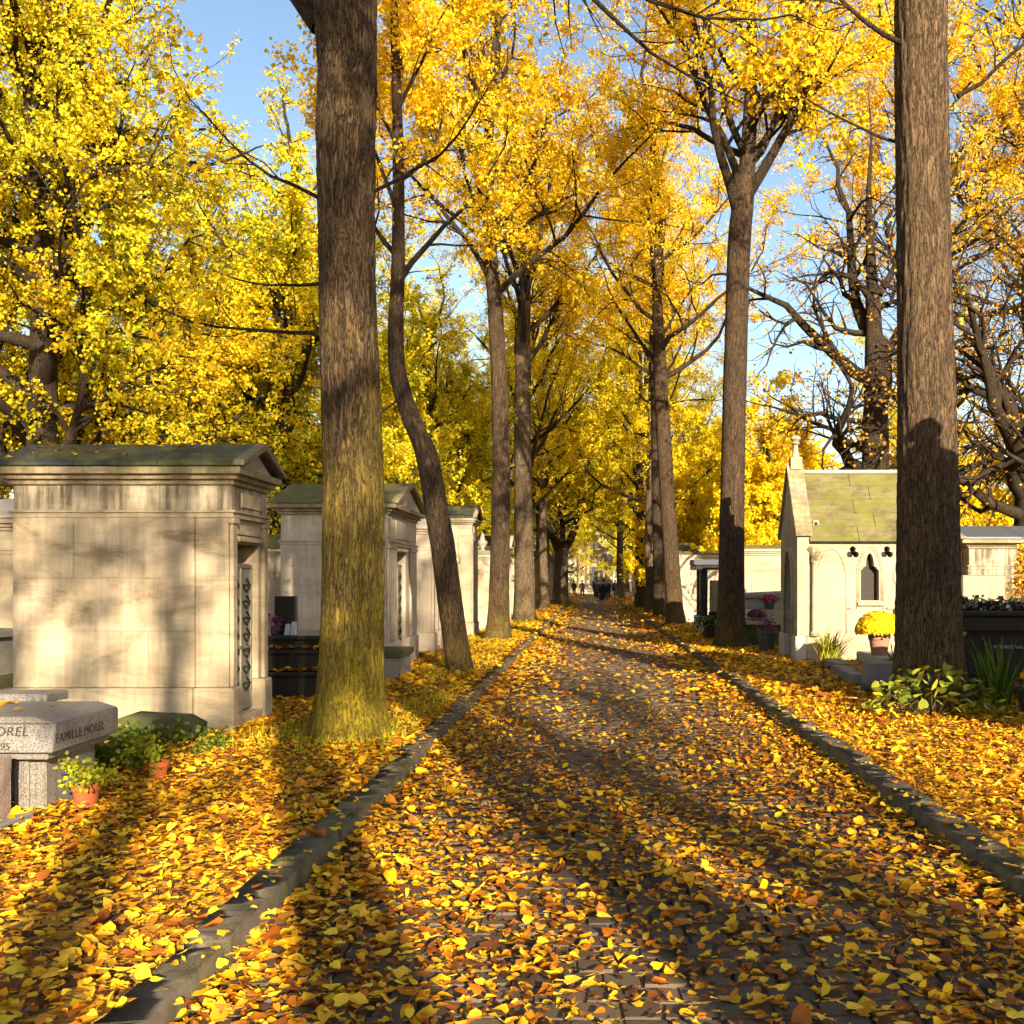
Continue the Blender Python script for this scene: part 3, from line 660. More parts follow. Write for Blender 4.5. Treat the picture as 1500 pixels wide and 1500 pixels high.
# the rows go on behind the viewer; they throw the bands of shade
for i, (x, y, s, rz) in enumerate([(4.45, -12.2, 1.0, 1.9), (4.2, -20.5, 1.0, 3.3), (4.0, -29, 1.1, 4.0), (4.1, -38, 1.05, 5.1), (-2.6, -6, 1.0, 2.2), (-2.5, -17, 1.0, .8), (-2.7, -29, 1.05, 5.6), (12.2, -28, 1.0, 1.2), (10.3, -25, .95, 4.4), (6.6, -22.5, .92, 2.6)]):
    copy_tree(G3, (x, y, GZ - .02), rz, s, group='lindens behind the viewer')  # last three stand off the rows, added for the shade they cast

# broad yellow-green trees behind the mausoleums
def broad(name, label, loc, H, Rr, seed, leaf_m, trunk_r=.35, leaves=30, lsize=.15, density=None, low=.22, n=29, cl=0., group=None, bm=None, kids=(9, 9)):
    p = [(0, 0, 0, trunk_r * 1.3), (.05, 0, H * .1, trunk_r), (0, .1, H * .35, trunk_r * .8), (.1, 0, H * .6, trunk_r * .5), (0, 0, H * .8, trunk_r * .25)]
    return make_tree(name, label, loc, p, bm or M['bark_dark'], leaf_m, group, seed=seed, z_first=(H * low, H * .8), n=n, L=(Rr * .7, Rr * 1.05), sides=14, rings=20, kids=kids, leaves=leaves, lsize=lsize,
                     density=density, elev=(-.05, .75), up=(.05, .0, -.05), lens=(.58, .46), cl=cl)
B1 = broad('maple_tree', 'huge yellow-green tree towering over the gabled mausoleum roof', (-14.5, 27, GZ - .05), 19, 7.2, 201, M['greengold'], .45, 42, .105, low=.11, cl=.0)
B2 = broad('maple_tree', 'yellow-green tree rising between the mossy trunk and the huge tree', (-9.8, 33, GZ - .05), 13.5, 5.6, 212, M['greengold'], .35, 42, .105, low=.11, cl=.07)
for i, (x, y, rz, s, l) in enumerate([(-22, 34, 1.1, .98, 'yellow-green tree at the far side behind the huge one'), (-8.6, 47, 2.3, .85, 'yellow-green tree behind the crooked linden trunk'), (-17.5, 46, 4.0, .9, 'yellow-green tree deep behind the mausoleum roofs'),
                                      (-6.4, 40, 1.7, .8, 'low yellow-green tree behind the small urn-topped mausoleum'), (-11, 62, 5.2, .95, 'distant yellow-green tree past the pillar tomb'), (-12.2, 39, .9, .95, 'yellow-green tree filling the gap behind the huge one'), (-18, 35, 2.9, 1.0, 'yellow-green tree leaning in behind the huge one'), (-27, 56, .5, 1.0, 'distant broad yellow-green tree at the cemetery edge'), (-9.5, 82, 3.0, .9, 'farthest yellow-green tree on the mausoleum side')]):
    copy_tree(B1 if i % 2 == 0 else B2, (x, y, GZ - .05), rz, s, l)
# chapel side background
BY = broad('yellow_tree', 'low bright yellow tree between the forking linden and the chapel gable', (7.6, 44, GZ - .05), 8.2, 3.2, 223, M['yellow'], .2, 20, .135, low=.12, bm=M['bark_light'])
for x, y, s, rz, l in [(15.0, 36, .68, 1, 'small bright yellow tree above the low slate roof'), (5.2, 52, 1.0, 2.2, 'yellow tree over the dark canopy tomb'), (12.5, 62, 1.1, 3.4, 'distant yellow tree between gnarled trees'), (20, 58, 1.2, 4.4, 'distant yellow tree at the edge beyond the chapel'), (7.5, 72, 1.3, .7, 'distant yellow tree behind the chapel side row')]:
    copy_tree(BY, (x, y, GZ - .05), rz, s, l)
for i, (x, y, rz, s) in enumerate([(9.5, 88, 1, .85), (16, 96, 2, 1.0), (26, 84, 3, .95), (34, 70, 4, .9), (-4.5, 128, .4, .9), (6, 130, 5, .9), (-16, 112, 2.6, 1.0), (-30, 90, 3.3, 1.0), (-5, 152, 1.5, 1.0), (5.5, 154, 2.5, 1.0), (0.5, 164, 3.9, 1.1), (13, 140, 4.2, 1.0), (-13, 142, 5.2, 1.0)]):
    copy_tree(B2 if i % 2 else B1, (x, y, GZ - .05), rz, s, 'far tree closing the view at the end of the cemetery', 'far trees closing the view')
# gnarled, nearly bare trees
def gnarled(label, loc, H, seed, starts, path, density=.25):
    return make_tree('gnarled_tree', label, loc, path, M['bark_dark'], M['rusty'], seed=seed, z_first=(3, 8), starts=starts, sides=20, rings=26, ridge=.05, flare=.4, kids=(10, 9), leaves=10, lsize=.11, density=density,
                     jit=(.3, .36, .36), up=(.07, .03, -.05), lens=(.55, .45), ang=(.5, 1.3))
Yg = 30.0
z = lambda v: ZV(v, Yg) - GZ
dx = lambda u: XU(u, Yg) - XU(1282, Yg)
gnarled('gnarled nearly bare tree rising behind the chapel roof', (XU(1282, Yg), Yg, GZ - .03), 14, 301,
        [((0, 0, z(690)), (-.75, .1, .55), 4.4, .24), ((0, 0, z(560)), (-.5, -.1, .85), 5.0, .22), ((.05, 0, z(545)), (.05, .2, 1), 6, .27), ((.1, 0, z(600)), (.42, 0, .9), 6, .24), ((-.1, 0, z(620)), (-.9, -.1, .3), 3.6, .1), ((0, .1, z(660)), (-.9, -.2, .2), 3.4, .11), ((0, 0, z(450)), (-.8, 0, .5), 4, .12), ((.1, 0, z(430)), (.6, 0, .8), 4, .12)],
        [(0, 0, 0, .48), (0, 0, 1, .42), (0, 0, z(700), .40), (.02, 0, z(600), .36), (0, 0, z(540), .3), (-.1, 0, z(400), .16), (-.2, .1, z(280), .08), (-.05, .1, z(200), .04), (-.2, .1, z(120), .008)])
gnarled('gnarled spreading tree above the black granite tomb', (11.6, 27, GZ - .03), 12, 312,
        [((0, 0, 3.6), (-.9, -.1, .35), 5.0, .25), ((0, 0, 4.4), (-.6, 0, .8), 5.4, .25), ((.1, 0, 4.6), (.3, .1, 1), 5.4, .22), ((0, 0, 3.2), (-.8, -.3, .05), 4.4, .18), ((.1, 0, 4), (.9, 0, .4), 4.6, .2), ((0, 0, 5), (-.3, .1, 1), 5.5, .2)],
        [(0, 0, 0, .55), (0, 0, 1, .45), (0, 0, 3, .42), (0, 0, 4.6, .36), (0, 0, 5.6, .2), (.2, 0, 7.2, .09), (.1, 0, 8.6, .01)])
gnarled('distant bare tree far behind the chapel', (15.5, 44, GZ - .03), 12, 323,
        [((0, 0, 4), (-.6, 0, .8), 6, .2), ((0, 0, 4.5), (.4, 0, .9), 6.5, .22), ((0, 0, 5), (0, .1, 1), 7, .2), ((0, 0, 6), (-.3, 0, 1), 5.5, .16)], [(0, 0, 0, .5), (0, 0, 1, .4), (0, 0, 4.5, .34), (0, 0, 7, .2), (.2, 0, 10, .09), (.1, 0, 12, .01)], .4)
RB = broad('chestnut_tree', 'tall thinning rust-leaved tree behind the gnarled spreading tree', (15.5, 33, GZ - .05), 21, 6.4, 234, M['rusty'], .4, 16, .09, density=.26, n=22, kids=(10, 10))
for x, y, s_, rz, l in [(21, 46, 1.5, 2.0, 'taller thinning rust-leaved tree deeper behind the slate roof')]:
    copy_tree(RB, (x, y, GZ - .05), rz, s_, l)
copy_tree(T3, (11.4, 35, GZ - .05), 2.0, 1.2, 'tall golden linden of the second row behind the chapel')
#@@TOMBS
# ------------------------------------------------------------------ tombs and mausoleums
def rnd_leaves(r, p, s, m, name, parent, nrm_up=.6, ax_up=0.0, wid=.42, fold=.1):
    k = len(p); a = unit(r.normal(0, 1, (k, 3)) + np.array([0, 0, ax_up])); n = unit(r.normal(0, .8, (k, 3)) + np.array([0, 0, nrm_up]))
    V, Q = quad_leaves(p, a, n, s, wid, fold)
    return link(bpy.data.objects.new(name, np_mesh(name, V, Q, m, rnd=np.repeat(r.uniform(0, 1, k), 4))), parent)

def mausoleum(label, xf, yc, W, D, sgn, H, m_wall, m_roof, name='mausoleum', roof_h=.36, plinth=.42, frieze=.34, band=True, group=None, courses=4, seed=0, door=True, ped=True, cap=None, door_w=.46, door_h=None, m_frieze=None, m_corn=None, over=.13):
    """facade at local x=0 looking +x*sgn; body runs to -D; across y.  H = wall height under the cornice"""
    rr = random.Random(seed)
    t = thing(name, label, 'mausoleum', (xf, yc, GZ - .01), group)
    X = lambda a: a * sgn
    def bx(b, x0, x1, y0, y1, z0, z1):
        x0, x1 = sorted((X(x0), X(x1))); return b.box(x0, x1, y0, y1, z0, z1)
    m_frieze = m_frieze or m_wall; m_corn = m_corn or m_wall
    w = W / 2; dw = W * door_w / 2; dh = door_h or (H - frieze - .1)
    z1 = H - frieze                                   # springing of the architrave
    # plinth: a block left and right of the door and the rest
    for a, b_, in ((-w - .07, -dw), (dw, w + .07)):
        q = MB(); bx(q, -.34, .07, a, b_, 0, plinth); q.build('plinth_block', m_wall, t, .02)
    q = MB(); bx(q, -D - .07, -.345, -w - .07, w + .07, 0, plinth - .003); q.build('plinth', m_wall, t, .02)
    q = MB(); bx(q, -.34, .05, -dw + .002, dw - .002, 0, .13); q.build('door_step', m_wall, t, .01)
    # side walls in courses
    th = .2
    for sy in (-1, 1):
        zz = plinth; nc = courses; hs = [rr.uniform(.8, 1.2) for _ in range(nc)]; S = sum(hs); hs = [h * (z1 - plinth) / S for h in hs]
        for ci, h in enumerate(hs):
            cuts = sorted(rr.uniform(.2, .8) for _ in range(rr.choice((1, 1, 2)) if D > 1.6 else 1)); xs = [-.34] + [-.34 - (D - .34) * c for c in cuts] + [-D]
            for i in range(len(xs) - 1):
                if abs(xs[i] - xs[i + 1]) < .12: continue
                q = MB(); pr = rr.uniform(0, .004)
                y0, y1 = sorted((sy * (w + pr), sy * (w - th)))
                bx(q, xs[i + 1] + .0008, xs[i] - .0008, y0, y1, zz + .0008, zz + h - .0008); q.build('stone_block', m_wall, t, .0022)
            zz += h
    q = MB(); bx(q, -D, -D + th, -w + th + .002, w - th - .002, plinth, z1); q.build('back_wall', m_wall, t)
    # facade: jambs (pilasters), reveal, lintel
    for sy in (-1, 1):
        y0, y1 = sorted((sy * dw, sy * w)); q = MB(); bx(q, -.336, 0, y0, y1, plinth + .002, z1); q.build('jamb', m_wall, t, .006)
        pw = (w - dw) * .62; y0, y1 = sorted((sy * (w - .01), sy * (w - pw))); q = MB(); bx(q, .002, .045, y0, y1, plinth + .004, z1 - .06); q.build('pilaster', m_wall, t, .008)
        q = MB(); y0, y1 = sorted((sy * (w + .02), sy * (w - pw - .02))); bx(q, .002, .065, y0, y1, z1 - .06, z1 - .002); q.build('capital', m_wall, t, .008)
    if door:
        q = MB(); bx(q, -.33, -.003, -dw + .002, dw - .002, dh, z1 - .003); q.build('lintel', m_wall, t, .004)
        for k, (o_, hh) in enumerate(((.05, .06), (.03, .12))):
            q = MB(); bx(q, .002, .05 - .02 * k, -dw - .02, dw + .02, dh + .02 + .07 * k, dh + .075 + .07 * k); q.build('door_moulding', m_wall, t, .006)
        d = MB(); bx(d, -.12, -.08, -dw + .005, dw - .005, .14, dh - .2); dd = d.build('door', M['verdigris'], t)
        fr = MB()
        for yy in (-dw + .012, -.012, dw - .036): bx(fr, -.079, -.06, yy, yy + .024, .15, dh - .21)
        for zz in (.16, .8, dh - .24): bx(fr, -.079, -.06, -dw + .04, dw - .04, zz, zz + .03)
        fr.build('door_frame', M['verdigris'], dd)
        for k in range(7):                              # cut iron scrolls
            zc = .42 + k * (dh - .85) / 6
            for sy in (-1, 1):
                cy = sy * dw * .5; a0 = rr.uniform(0, 6)
                hh_ = (dh - .9) / 14; pts = [(X(-.066), cy + a_ * dw * .32, zc + b_ * hh_) for a_, b_ in ((0, 1), (.5, .45), (1, 0), (.5, -.45), (0, -1), (-.6, -.5), (-1, 0), (-.3, .2), (.4, .0))]
                q = MB(); q.tube(pts, .010, 5); q.build('iron_scroll', M['iron'], dd)
    # architrave band, frieze, cornice
    q = MB(); bx(q, -D - .012, .052, -w - .012, w + .012, z1, z1 + .05); bx(q, -D - .032, .075, -w - .032, w + .032, z1 + .05, z1 + .075); q.build('architrave', m_wall, t, .004)
    q = MB(); bx(q, -D + .003, .03, -w + .003, w - .003, z1 + .075, H); q.build('frieze', m_frieze, t, .004)
    if ped:
        q = MB(); bx(q, .031, .05, -w * .55, w * .55, z1 + .12, H - .06); q.build('name_panel', m_wall, t, .006)
    e = MB()
    for k, (o_, za, zb) in enumerate(((.03, 0, .05), (.075, .05, .10), (over, .10, .17))): bx(e, -D - o_, .03 + o_, -w - o_, w + o_, H + za, H + zb)
    e.build('cornice', m_corn, t, .006)
    zc = H + .17; oo = over
    if ped:
        # pediment block and two roof slabs, running back
        q = MB(); x0, x1 = sorted((X(-D), X(.02 + oo - .06))); q.prism([(-w, zc + .001), (w, zc + .001), (0, zc + roof_h - .03)], 'x', x0, x1); q.build('pediment', m_wall, t)
        for sy in (-1, 1):
            nsl = 3
            for k in range(nsl):
                xa = -D - oo - .02 + (D + 2 * oo + .06) * k / nsl; xb = -D - oo - .02 + (D + 2 * oo + .06) * (k + 1) / nsl - .004
                q = MB(); xa_, xb_ = sorted((X(xa), X(xb)))
                q.prism([(sy * (w + oo + .02), zc + .004), (sy * (w + oo + .02), zc + .05), (sy * .002, zc + roof_h + .05), (sy * .002, zc + roof_h - .02), (sy * (w - .02), zc + .02)], 'x', xa_, xb_)
                q.build('roof_slab', m_roof, t, .008)
        q = MB()
        for sy in (-1, 1):
            xa_, xb_ = sorted((X(.02 + oo - .055), X(.04 + oo + .035)))
            q.prism([(sy * (w + oo + .03), zc + .008), (sy * (w + oo + .03), zc + .058), (sy * .001, zc + roof_h + .058), (sy * .001, zc + roof_h - .025)], 'x', xa_, xb_)
        q.build('raking_cornice', m_corn, t, .006)
    else:
        q = MB(); a, b_ = sorted((X(-D - oo), X(.03 + oo)))
        q.hexa([(a, -w - oo, zc + .001), (b_, -w - oo, zc + .001), (b_, w + oo, zc + .001), (a, w + oo, zc + .001), (a + .2, -w * .5, zc + roof_h), (b_ - .2, -w * .5, zc + roof_h), (b_ - .2, w * .5, zc + roof_h), (a + .2, w * .5, zc + roof_h)])
        q.build('roof', m_roof, t, .01)
    if cap == 'ball':
        q = MB(); q.box(-.12 - .1 * sgn, .12 - .1 * sgn, -.12, .12, zc + roof_h - .05, zc + roof_h + .12); q.lathe([(.05, zc + roof_h + .121), (.16, zc + roof_h + .2), (.17, zc + roof_h + .28), (.1, zc + roof_h + .36), (.03, zc + roof_h + .4)], 14, (-.1 * sgn, 0)); q.build('finial', m_wall, t, 0, True)
    if cap == 'urn':
        q = MB(); q.lathe([(.12, zc + roof_h - .06), (.1, zc + roof_h + .02), (.05, zc + roof_h + .05), (.15, zc + roof_h + .2), (.16, zc + roof_h + .28), (.09, zc + roof_h + .33), (.05, zc + roof_h + .5), (.02, zc + roof_h + .56)], 14, (-.25 * sgn, 0)); q.build('urn', M['tombgrey'], t, 0, True)
    if cap == 'cross':
        q = MB(); x_ = -.08 * sgn; q.box(x_ - .05, x_ + .05, -.05, .05, zc + roof_h, zc + roof_h + .7); q.box(x_ - .048, x_ + .048, -.22, -.051, zc + roof_h + .38, zc + roof_h + .48); q.box(x_ - .048, x_ + .048, .051, .22, zc + roof_h + .38, zc + roof_h + .48); q.build('cross', m_wall, t, .008)
    return t

# A: gabled mausoleum in front
YA = 10.25; WA = 1.12
MA = mausoleum('gabled limestone mausoleum with dark mossy roof and iron door beside the mossy trunk', XU(335, YA), YA + WA / 2, WA, 2.16, 1, 2.48, M['limestone'], M['roof_dark'], roof_h=.26, plinth=.45, frieze=.33, courses=3, seed=4, m_frieze=M['stained'], m_corn=M['cornice'], door_w=.62, door_h=1.9)
# B..E down the row
YB = 16.9; WB = 2.7
mausoleum('pale limestone mausoleum with mossy pediment half hidden by the mossy trunk', XU(566, YB), YB + WB / 2, WB, 1.75, 1, 2.62, M['limestone2'], M['roof_moss'], roof_h=.42, plinth=.5, frieze=.5, seed=12, m_corn=M['cornice'], door_w=.3, over=.16)
YC = 21.3; WC = 1.3
mausoleum('narrow pale mausoleum with a ball finial next to the pedimented one', XU(632, YC), YC + WC / 2, WC, 1.6, 1, 2.5, M['limestone2'], M['limestone3'], roof_h=.2, plinth=.45, seed=13, ped=False, cap='ball', door_w=.4)
YD = 27.6; WD = 1.3
mausoleum('tall pale mausoleum with black roof behind the crooked trunk', XU(690, YD), YD + WD / 2, WD, 1.9, 1, 3.05, M['white_stone'], M['roof_dark'], roof_h=.34, plinth=.4, seed=14, cap=None, m_corn=M['cornice'], over=.1)
YE = 31.5; WE = 1.0
mausoleum('small yellowish mausoleum with an urn on its flat roof', XU(716, YE), YE + WE / 2, WE, 1.5, 1, 2.15, M['limestone'], M['tombgrey'], roof_h=.16, plinth=.5, seed=15, ped=False, cap='urn', door_w=.4)
for i, (u, yy, w, d, h, mm, rr_, cap, l) in enumerate([(742, 36.5, 1.3, 1.6, 2.6, 'limestone2', 'roof_dark', None, 'pale mausoleum between the slim straight linden and the thick pale one'), (768, 45, 1.4, 1.7, 2.9, 'white_stone', 'roof_dark', 'cross', 'white mausoleum with a cross behind the thick pale linden'),
                              (790, 55, 1.4, 1.8, 2.6, 'limestone', 'roof_moss', None, 'far limestone mausoleum before the low-forking tree'), (812, 78, 1.5, 1.8, 2.8, 'white_stone', 'roof_dark', None, 'farthest white mausoleum past the low-forking tree')]):
    mausoleum(l, XU(u, yy), yy + w / 2, w, d, 1, h, M[mm], M[rr_], seed=20 + i, cap=cap)
# stele with an arched niche between C and D
t = thing('stele', 'low pale stele with an arched niche beside the narrow mausoleum', 'stele', (XU(655, 24.2), 24.2, GZ - .01))
ar = [(-.3, .16)] + [(-.3 + .0, .55)] + [(-.3 + .2 - .2 * math.cos(a), .55 + .2 * math.sin(a)) for a in np.linspace(.3, math.pi - .3, 6)] + [(.1, .55), (.1, .16)]
q = MB(); q.plate([(-1.2, .12), (.2, .12), (.2, 1.95), (-1.2, 1.95)], [ar], 'y', 0, .35); q.build('slab', M['limestone2'], t)
q = MB(); q.box(-1.25, .26, -.05, .4, 0, .118); q.build('base', M['limestone3'], t, .01)
q = MB(); q.box(-1.26, .27, -.06, .42, 1.952, 2.08); q.build('coping', M['limestone3'], t, .015)
q = MB(); q.box(-1.1, .15, .352, .4, .13, 1.9); q.build('backing', M['black_gap'], t)  # dark sheet standing for the shade in the niche
# back row seen through the gaps
for (x, yy, w, d, h, sgn, mm, rf, l, sd) in [(-7.2, 15.6, 1.5, 2.4, 2.25, 1, 'white_stone', 'limestone3', 'white mausoleum glimpsed behind the gabled one on its far side', 31), (-6.4, 23.0, 1.5, 1.8, 2.05, 1, 'limestone', 'roof_moss', 'yellowish back-row mausoleum seen in the gap beside the gabled one', 32),
                                  (-9.8, 19.5, 1.5, 1.9, 2.5, 1, 'limestone3', 'roof_dark', 'grey back-row mausoleum hidden behind the gabled one', 33), (-7.4, 31, 1.6, 1.9, 2.6, 1, 'limestone2', 'roof_moss', 'pale back-row mausoleum behind the pedimented one', 34)]:
    mausoleum(l, x, yy, w, d, sgn, h, M[mm], M[rf], seed=sd, roof_h=.3)

# text on stone
def inscription(body, size, loc, rot, m, parent, name='inscription', font_sx=1.0):
    c = bpy.data.curves.new(name, 'FONT'); c.body = body; c.size = size; c.extrude = .0025; c.space_character = 1.08
    tmp = bpy.data.objects.new('tmp', c); COL.objects.link(tmp)
    dg = bpy.context.evaluated_depsgraph_get(); me = bpy.data.meshes.new_from_object(tmp.evaluated_get(dg)); bpy.data.objects.remove(tmp)
    me.materials.clear(); me.materials.append(m)
    o = bpy.data.objects.new(name, me); o.location = loc; o.rotation_euler = rot; o.scale = (font_sx, 1, 1); return link(o, parent)

# the family tomb in the foreground: slab on a fluted granite base
xs, ya, yb = -3.42, 6.50, 7.42
t = thing('granite_tomb', 'speckled grey granite tomb slab engraved with a family name near the terracotta pots', 'tomb', (xs, ya, GZ - .01))
q = MB(); q.hexa([(-1.9, 0, .42), (0, 0, .42), (0, yb - ya, .42), (-1.9, yb - ya, .42), (-1.9, .05, .60), (-.0, .05, .60), (-.0, yb - ya, .60), (-1.9, yb - ya, .60)])
slab = q.build('slab', M['granite'], t, .008)
q = MB(); q.prism([(-1.9, .602), (-.0, .602), (-.14, .645), (-1.9, .645)], 'y', .05, yb - ya - .002); q.build('slab_top', M['granite'], t, .004)
q = MB(); q.box(-1.9, -.05, .05, yb - ya - .04, .37, .418); q.build('bed_course', M['granite'], t, .006)
q = MB(); q.box(-1.9, -.12, .16, yb - ya - .1, 0, .368); q.build('base', M['granite'], t, .01)
for k in range(3):
    q = MB(); q.box(-.22 - .14 * k - .10, -.22 - .14 * k, .13, .158, 0, .366); q.build('flute', M['granite'], t, .012)
inscription('FAMILLE MOREL', .086, (.0015, .045, .475), (R(90), 0, R(90)), M['engraved'], slab)
inscription('MOREL', .085, (-.45, .0262, .525), (R(90 - 15.5), 0, 0), M['engraved'], slab)
inscription('1995', .062, (-.40, .0030, .441), (R(90 - 15.5), 0, 0), M['engraved'], slab)
# second slab lying behind, and a pink block at the edge
t = thing('grave_slab', 'flat grey granite slab on edge of the engraved tomb, leaves lying on it', 'grave slab', (-4.35, 7.50, GZ - .01))
q = MB(); q.box(-1.4, .3, 0, .26, 0, .62); q.build('base', M['granite'], t, .01)
q = MB(); q.box(-1.45, .38, -.03, .3, .622, .69); q.build('slab', M['granite'], t, .01)
t = thing('granite_block', 'rough pinkish granite block in front of the engraved tomb', 'stone block', (-3.72, 6.12, GZ - .01))
q = MB(); q.box(-.7, .09, 0, .3, 0, .42); q.rough(.004, 2, 3); q.build('block', M['granite_pink'], t)
q = MB(); q.box(-.75, .2, -.06, .36, 0, .06); q.build('footing', M['tombgrey'], t, .01)
# mossy low stone at the mausoleum corner
t = thing('mossy_stone', 'low dark mossy stone border at the foot of the gabled mausoleum', 'stone', (XU(232, 9.6), 9.45, GZ - .01))
q = MB(); q.prism([(-.42, 0), (.34, 0), (.36, .16), (.22, .24), (-.28, .26), (-.42, .2)], 'y', 0, .42); q.rough(.006, 1, 4); q.build('block', M['mossblock'], t, 0, True)
q = MB(); q.box(-1.5, -.43, .05, .4, 0, .16); q.rough(.008, 2, 5); q.build('border', M['mossblock'], t)
# grey tombs far left
t = thing('grey_tomb', 'grey tomb with carved front beyond the gabled mausoleum', 'tomb', (XU(-20, 13.2), 13.0, GZ - .01))
q = MB(); q.box(-1.5, .2, 0, .9, 0, .28); q.build('base', M['mossblock'], t, .01); q = MB(); q.box(-1.4, .14, .06, .84, .282, .78); q.build('body', M['tombgrey'], t, .01); q = MB(); q.box(-1.5, .2, -.02, .92, .782, .88); q.build('top_slab', M['tombgrey'], t, .01)
# black granite tomb between A and B, steps of slabs with plaques and flowers
YK = 13.0
t = thing('black_tomb', 'stepped black granite tomb between the gabled mausoleum and the mossy trunk', 'tomb', (XU(470, YK), YK, GZ - .01))
q = MB(); q.box(-1.5, .1, .05, 1.5, 0, .3); q.build('base', M['granite_black'], t, .01)
q = MB(); q.box(-1.55, .18, 0, 1.6, .302, .36); q.build('lower_slab', M['granite_black'], t, .012)
q = MB(); q.box(-1.5, .06, .1, 1.5, .362, .58); q.build('middle_course', M['granite_black'], t, .01)
q = MB(); q.box(-1.55, .1, .06, 1.55, .582, .64); q.build('step_slab', M['granite_black'], t, .012)
q = MB(); q.box(-1.5, .02, .16, 1.5, .642, .76); q.build('upper_course', M['granite_black'], t, .01)
q = MB(); q.box(-1.56, .08, .1, 1.56, .762, .82); q.build('top_slab', M['granite_black'], t, .012)
q = MB(); q.box(-.75, -.46, .5, .6, .822, 1.32); q.build('headstone', M['granite_black'], t, .012)
for k, (uu, dz) in enumerate(((421, .14), (430, .17))):
    p = tag(MB().hexa([(-.035, -.04, 0), (.035, -.04, 0), (.035, .04, 0), (-.035, .04, 0), (-.03, .02, dz), (.03, .02, dz), (.03, .045, dz), (-.03, .045, dz)]).build('memorial_plaque', M['porcelain'], None, .004), 'small grey memorial plaque %s standing on the black stepped tomb' % ('lower of two' if k == 0 else 'taller of two'), 'plaque')
    p.location = (XU(uu, 13.25), 13.25, GZ + .81)
rr = np.random.default_rng(8)
t = thing('flower_bunch', 'small bunch of dark red flowers on the black stepped tomb', 'flowers', (XU(403, 13.35), 13.35, GZ + .81))
rnd_leaves(rr, rr.normal(0, 1, (90, 3)) * np.array([.06, .06, .06]) + np.array([0, 0, .14]), rr.uniform(.03, .06, 90), M['purple'], 'petals', t)
MB().lathe([(.05, 0), (.06, .1), (.055, .105)], 12).build('pot', M['grey_pot'], t, 0, True)
# dark low tomb in front of B, its side block beside the trunk
t = thing('dark_low_tomb', 'low dark stone tomb in front of the pedimented mausoleum', 'tomb', (XU(600, 16.2), 15.4, GZ - .01))
q = MB(); q.box(-1.7, -.05, 0, 1.2, 0, .36); q.build('base', M['tombgrey'], t, .01); q = MB(); q.box(-1.75, 0, -.03, 1.24, .362, .46); q.build('slab', M['mossblock'], t, .012)

# terracotta pots with plants
def potted(label, x, y, rpot, hpot, mp, seed, kind, z0=GZ, tilt=0):
    r = np.random.default_rng(seed); t = thing('potted_plant', label, 'potted plant', (x, y, z0 - .005)); t.rotation_euler = (0, tilt, 0)
    q = MB(); q.lathe([(rpot * .72, 0), (rpot * .9, hpot * .72), (rpot, hpot * .73), (rpot * 1.02, hpot), (rpot * .9, hpot), (rpot * .86, hpot * .9)], 24); q.build('pot', mp, t, 0, False)
    q = MB(); q.lathe([(rpot * .84, hpot * .86), (rpot * .8, hpot * .9), (.01, hpot * .93)], 16); q.build('soil', M['soil'], t)
    if kind == 'leafy':
        st = [((r.normal(0, rpot * .3), r.normal(0, rpot * .3), hpot * .85), (r.normal(0, .6), r.normal(0, .6), 1), r.uniform(.10, .22), .004) for _ in range(8)]
        b, lf = grow(seed, st, 2, (.05, 0), (.25, .3), (6,), (.5, 1.1), (.55,), 9, .036, .02)
        link(bpy.data.objects.new('stems', wood_mesh('stems', b, M['bark_light'])), t); link(bpy.data.objects.new('foliage', crown_mesh('foliage', lf, M['lime'], -.1)), t)
    return t
potted('terracotta pot with a bushy lime-green plant against the engraved tomb', *G(126, 1187), .09, .165, M['terracotta'], 3, 'leafy', GZ + .02)
potted('terracotta pot with a dark green plant by the mossy stone border', *G(231, 1145), .08, .14, M['terracotta'], 5, 'leafy', GZ + .02)
# wild greenery round the pots
def bush(label, loc, n, size, spread, m, seed, name='low_plant', up=.4):
    r = np.random.default_rng(seed); t = thing(name, label, 'plant', loc)
    st = [((r.normal(0, spread[0] * .3), r.normal(0, spread[1] * .3), 0), (r.normal(0, .7), r.normal(0, .7), 1), r.uniform(.6, 1.1) * spread[2], .006) for _ in range(n)]
    b, lf = grow(seed, st, 2, (.0, -.03), (.25, .3), (7,), (.5, 1.1), (.5,), 12, size, .03)
    link(bpy.data.objects.new('stems', wood_mesh('stems', b, M['bark_light'])), t); link(bpy.data.objects.new('foliage', crown_mesh('foliage', lf, m)), t)
    return t
bush('bushy weed growing between the engraved tomb and the pots', (XU(175, 8.0), 8.0, GZ), 11, .045, (.4, .3, .34), M['green'], 71)
bush('dark green weed in front of the mossy stone border', (XU(245, 8.9), 8.9, GZ), 14, .045, (.9, .3, .28), M['green'], 72)

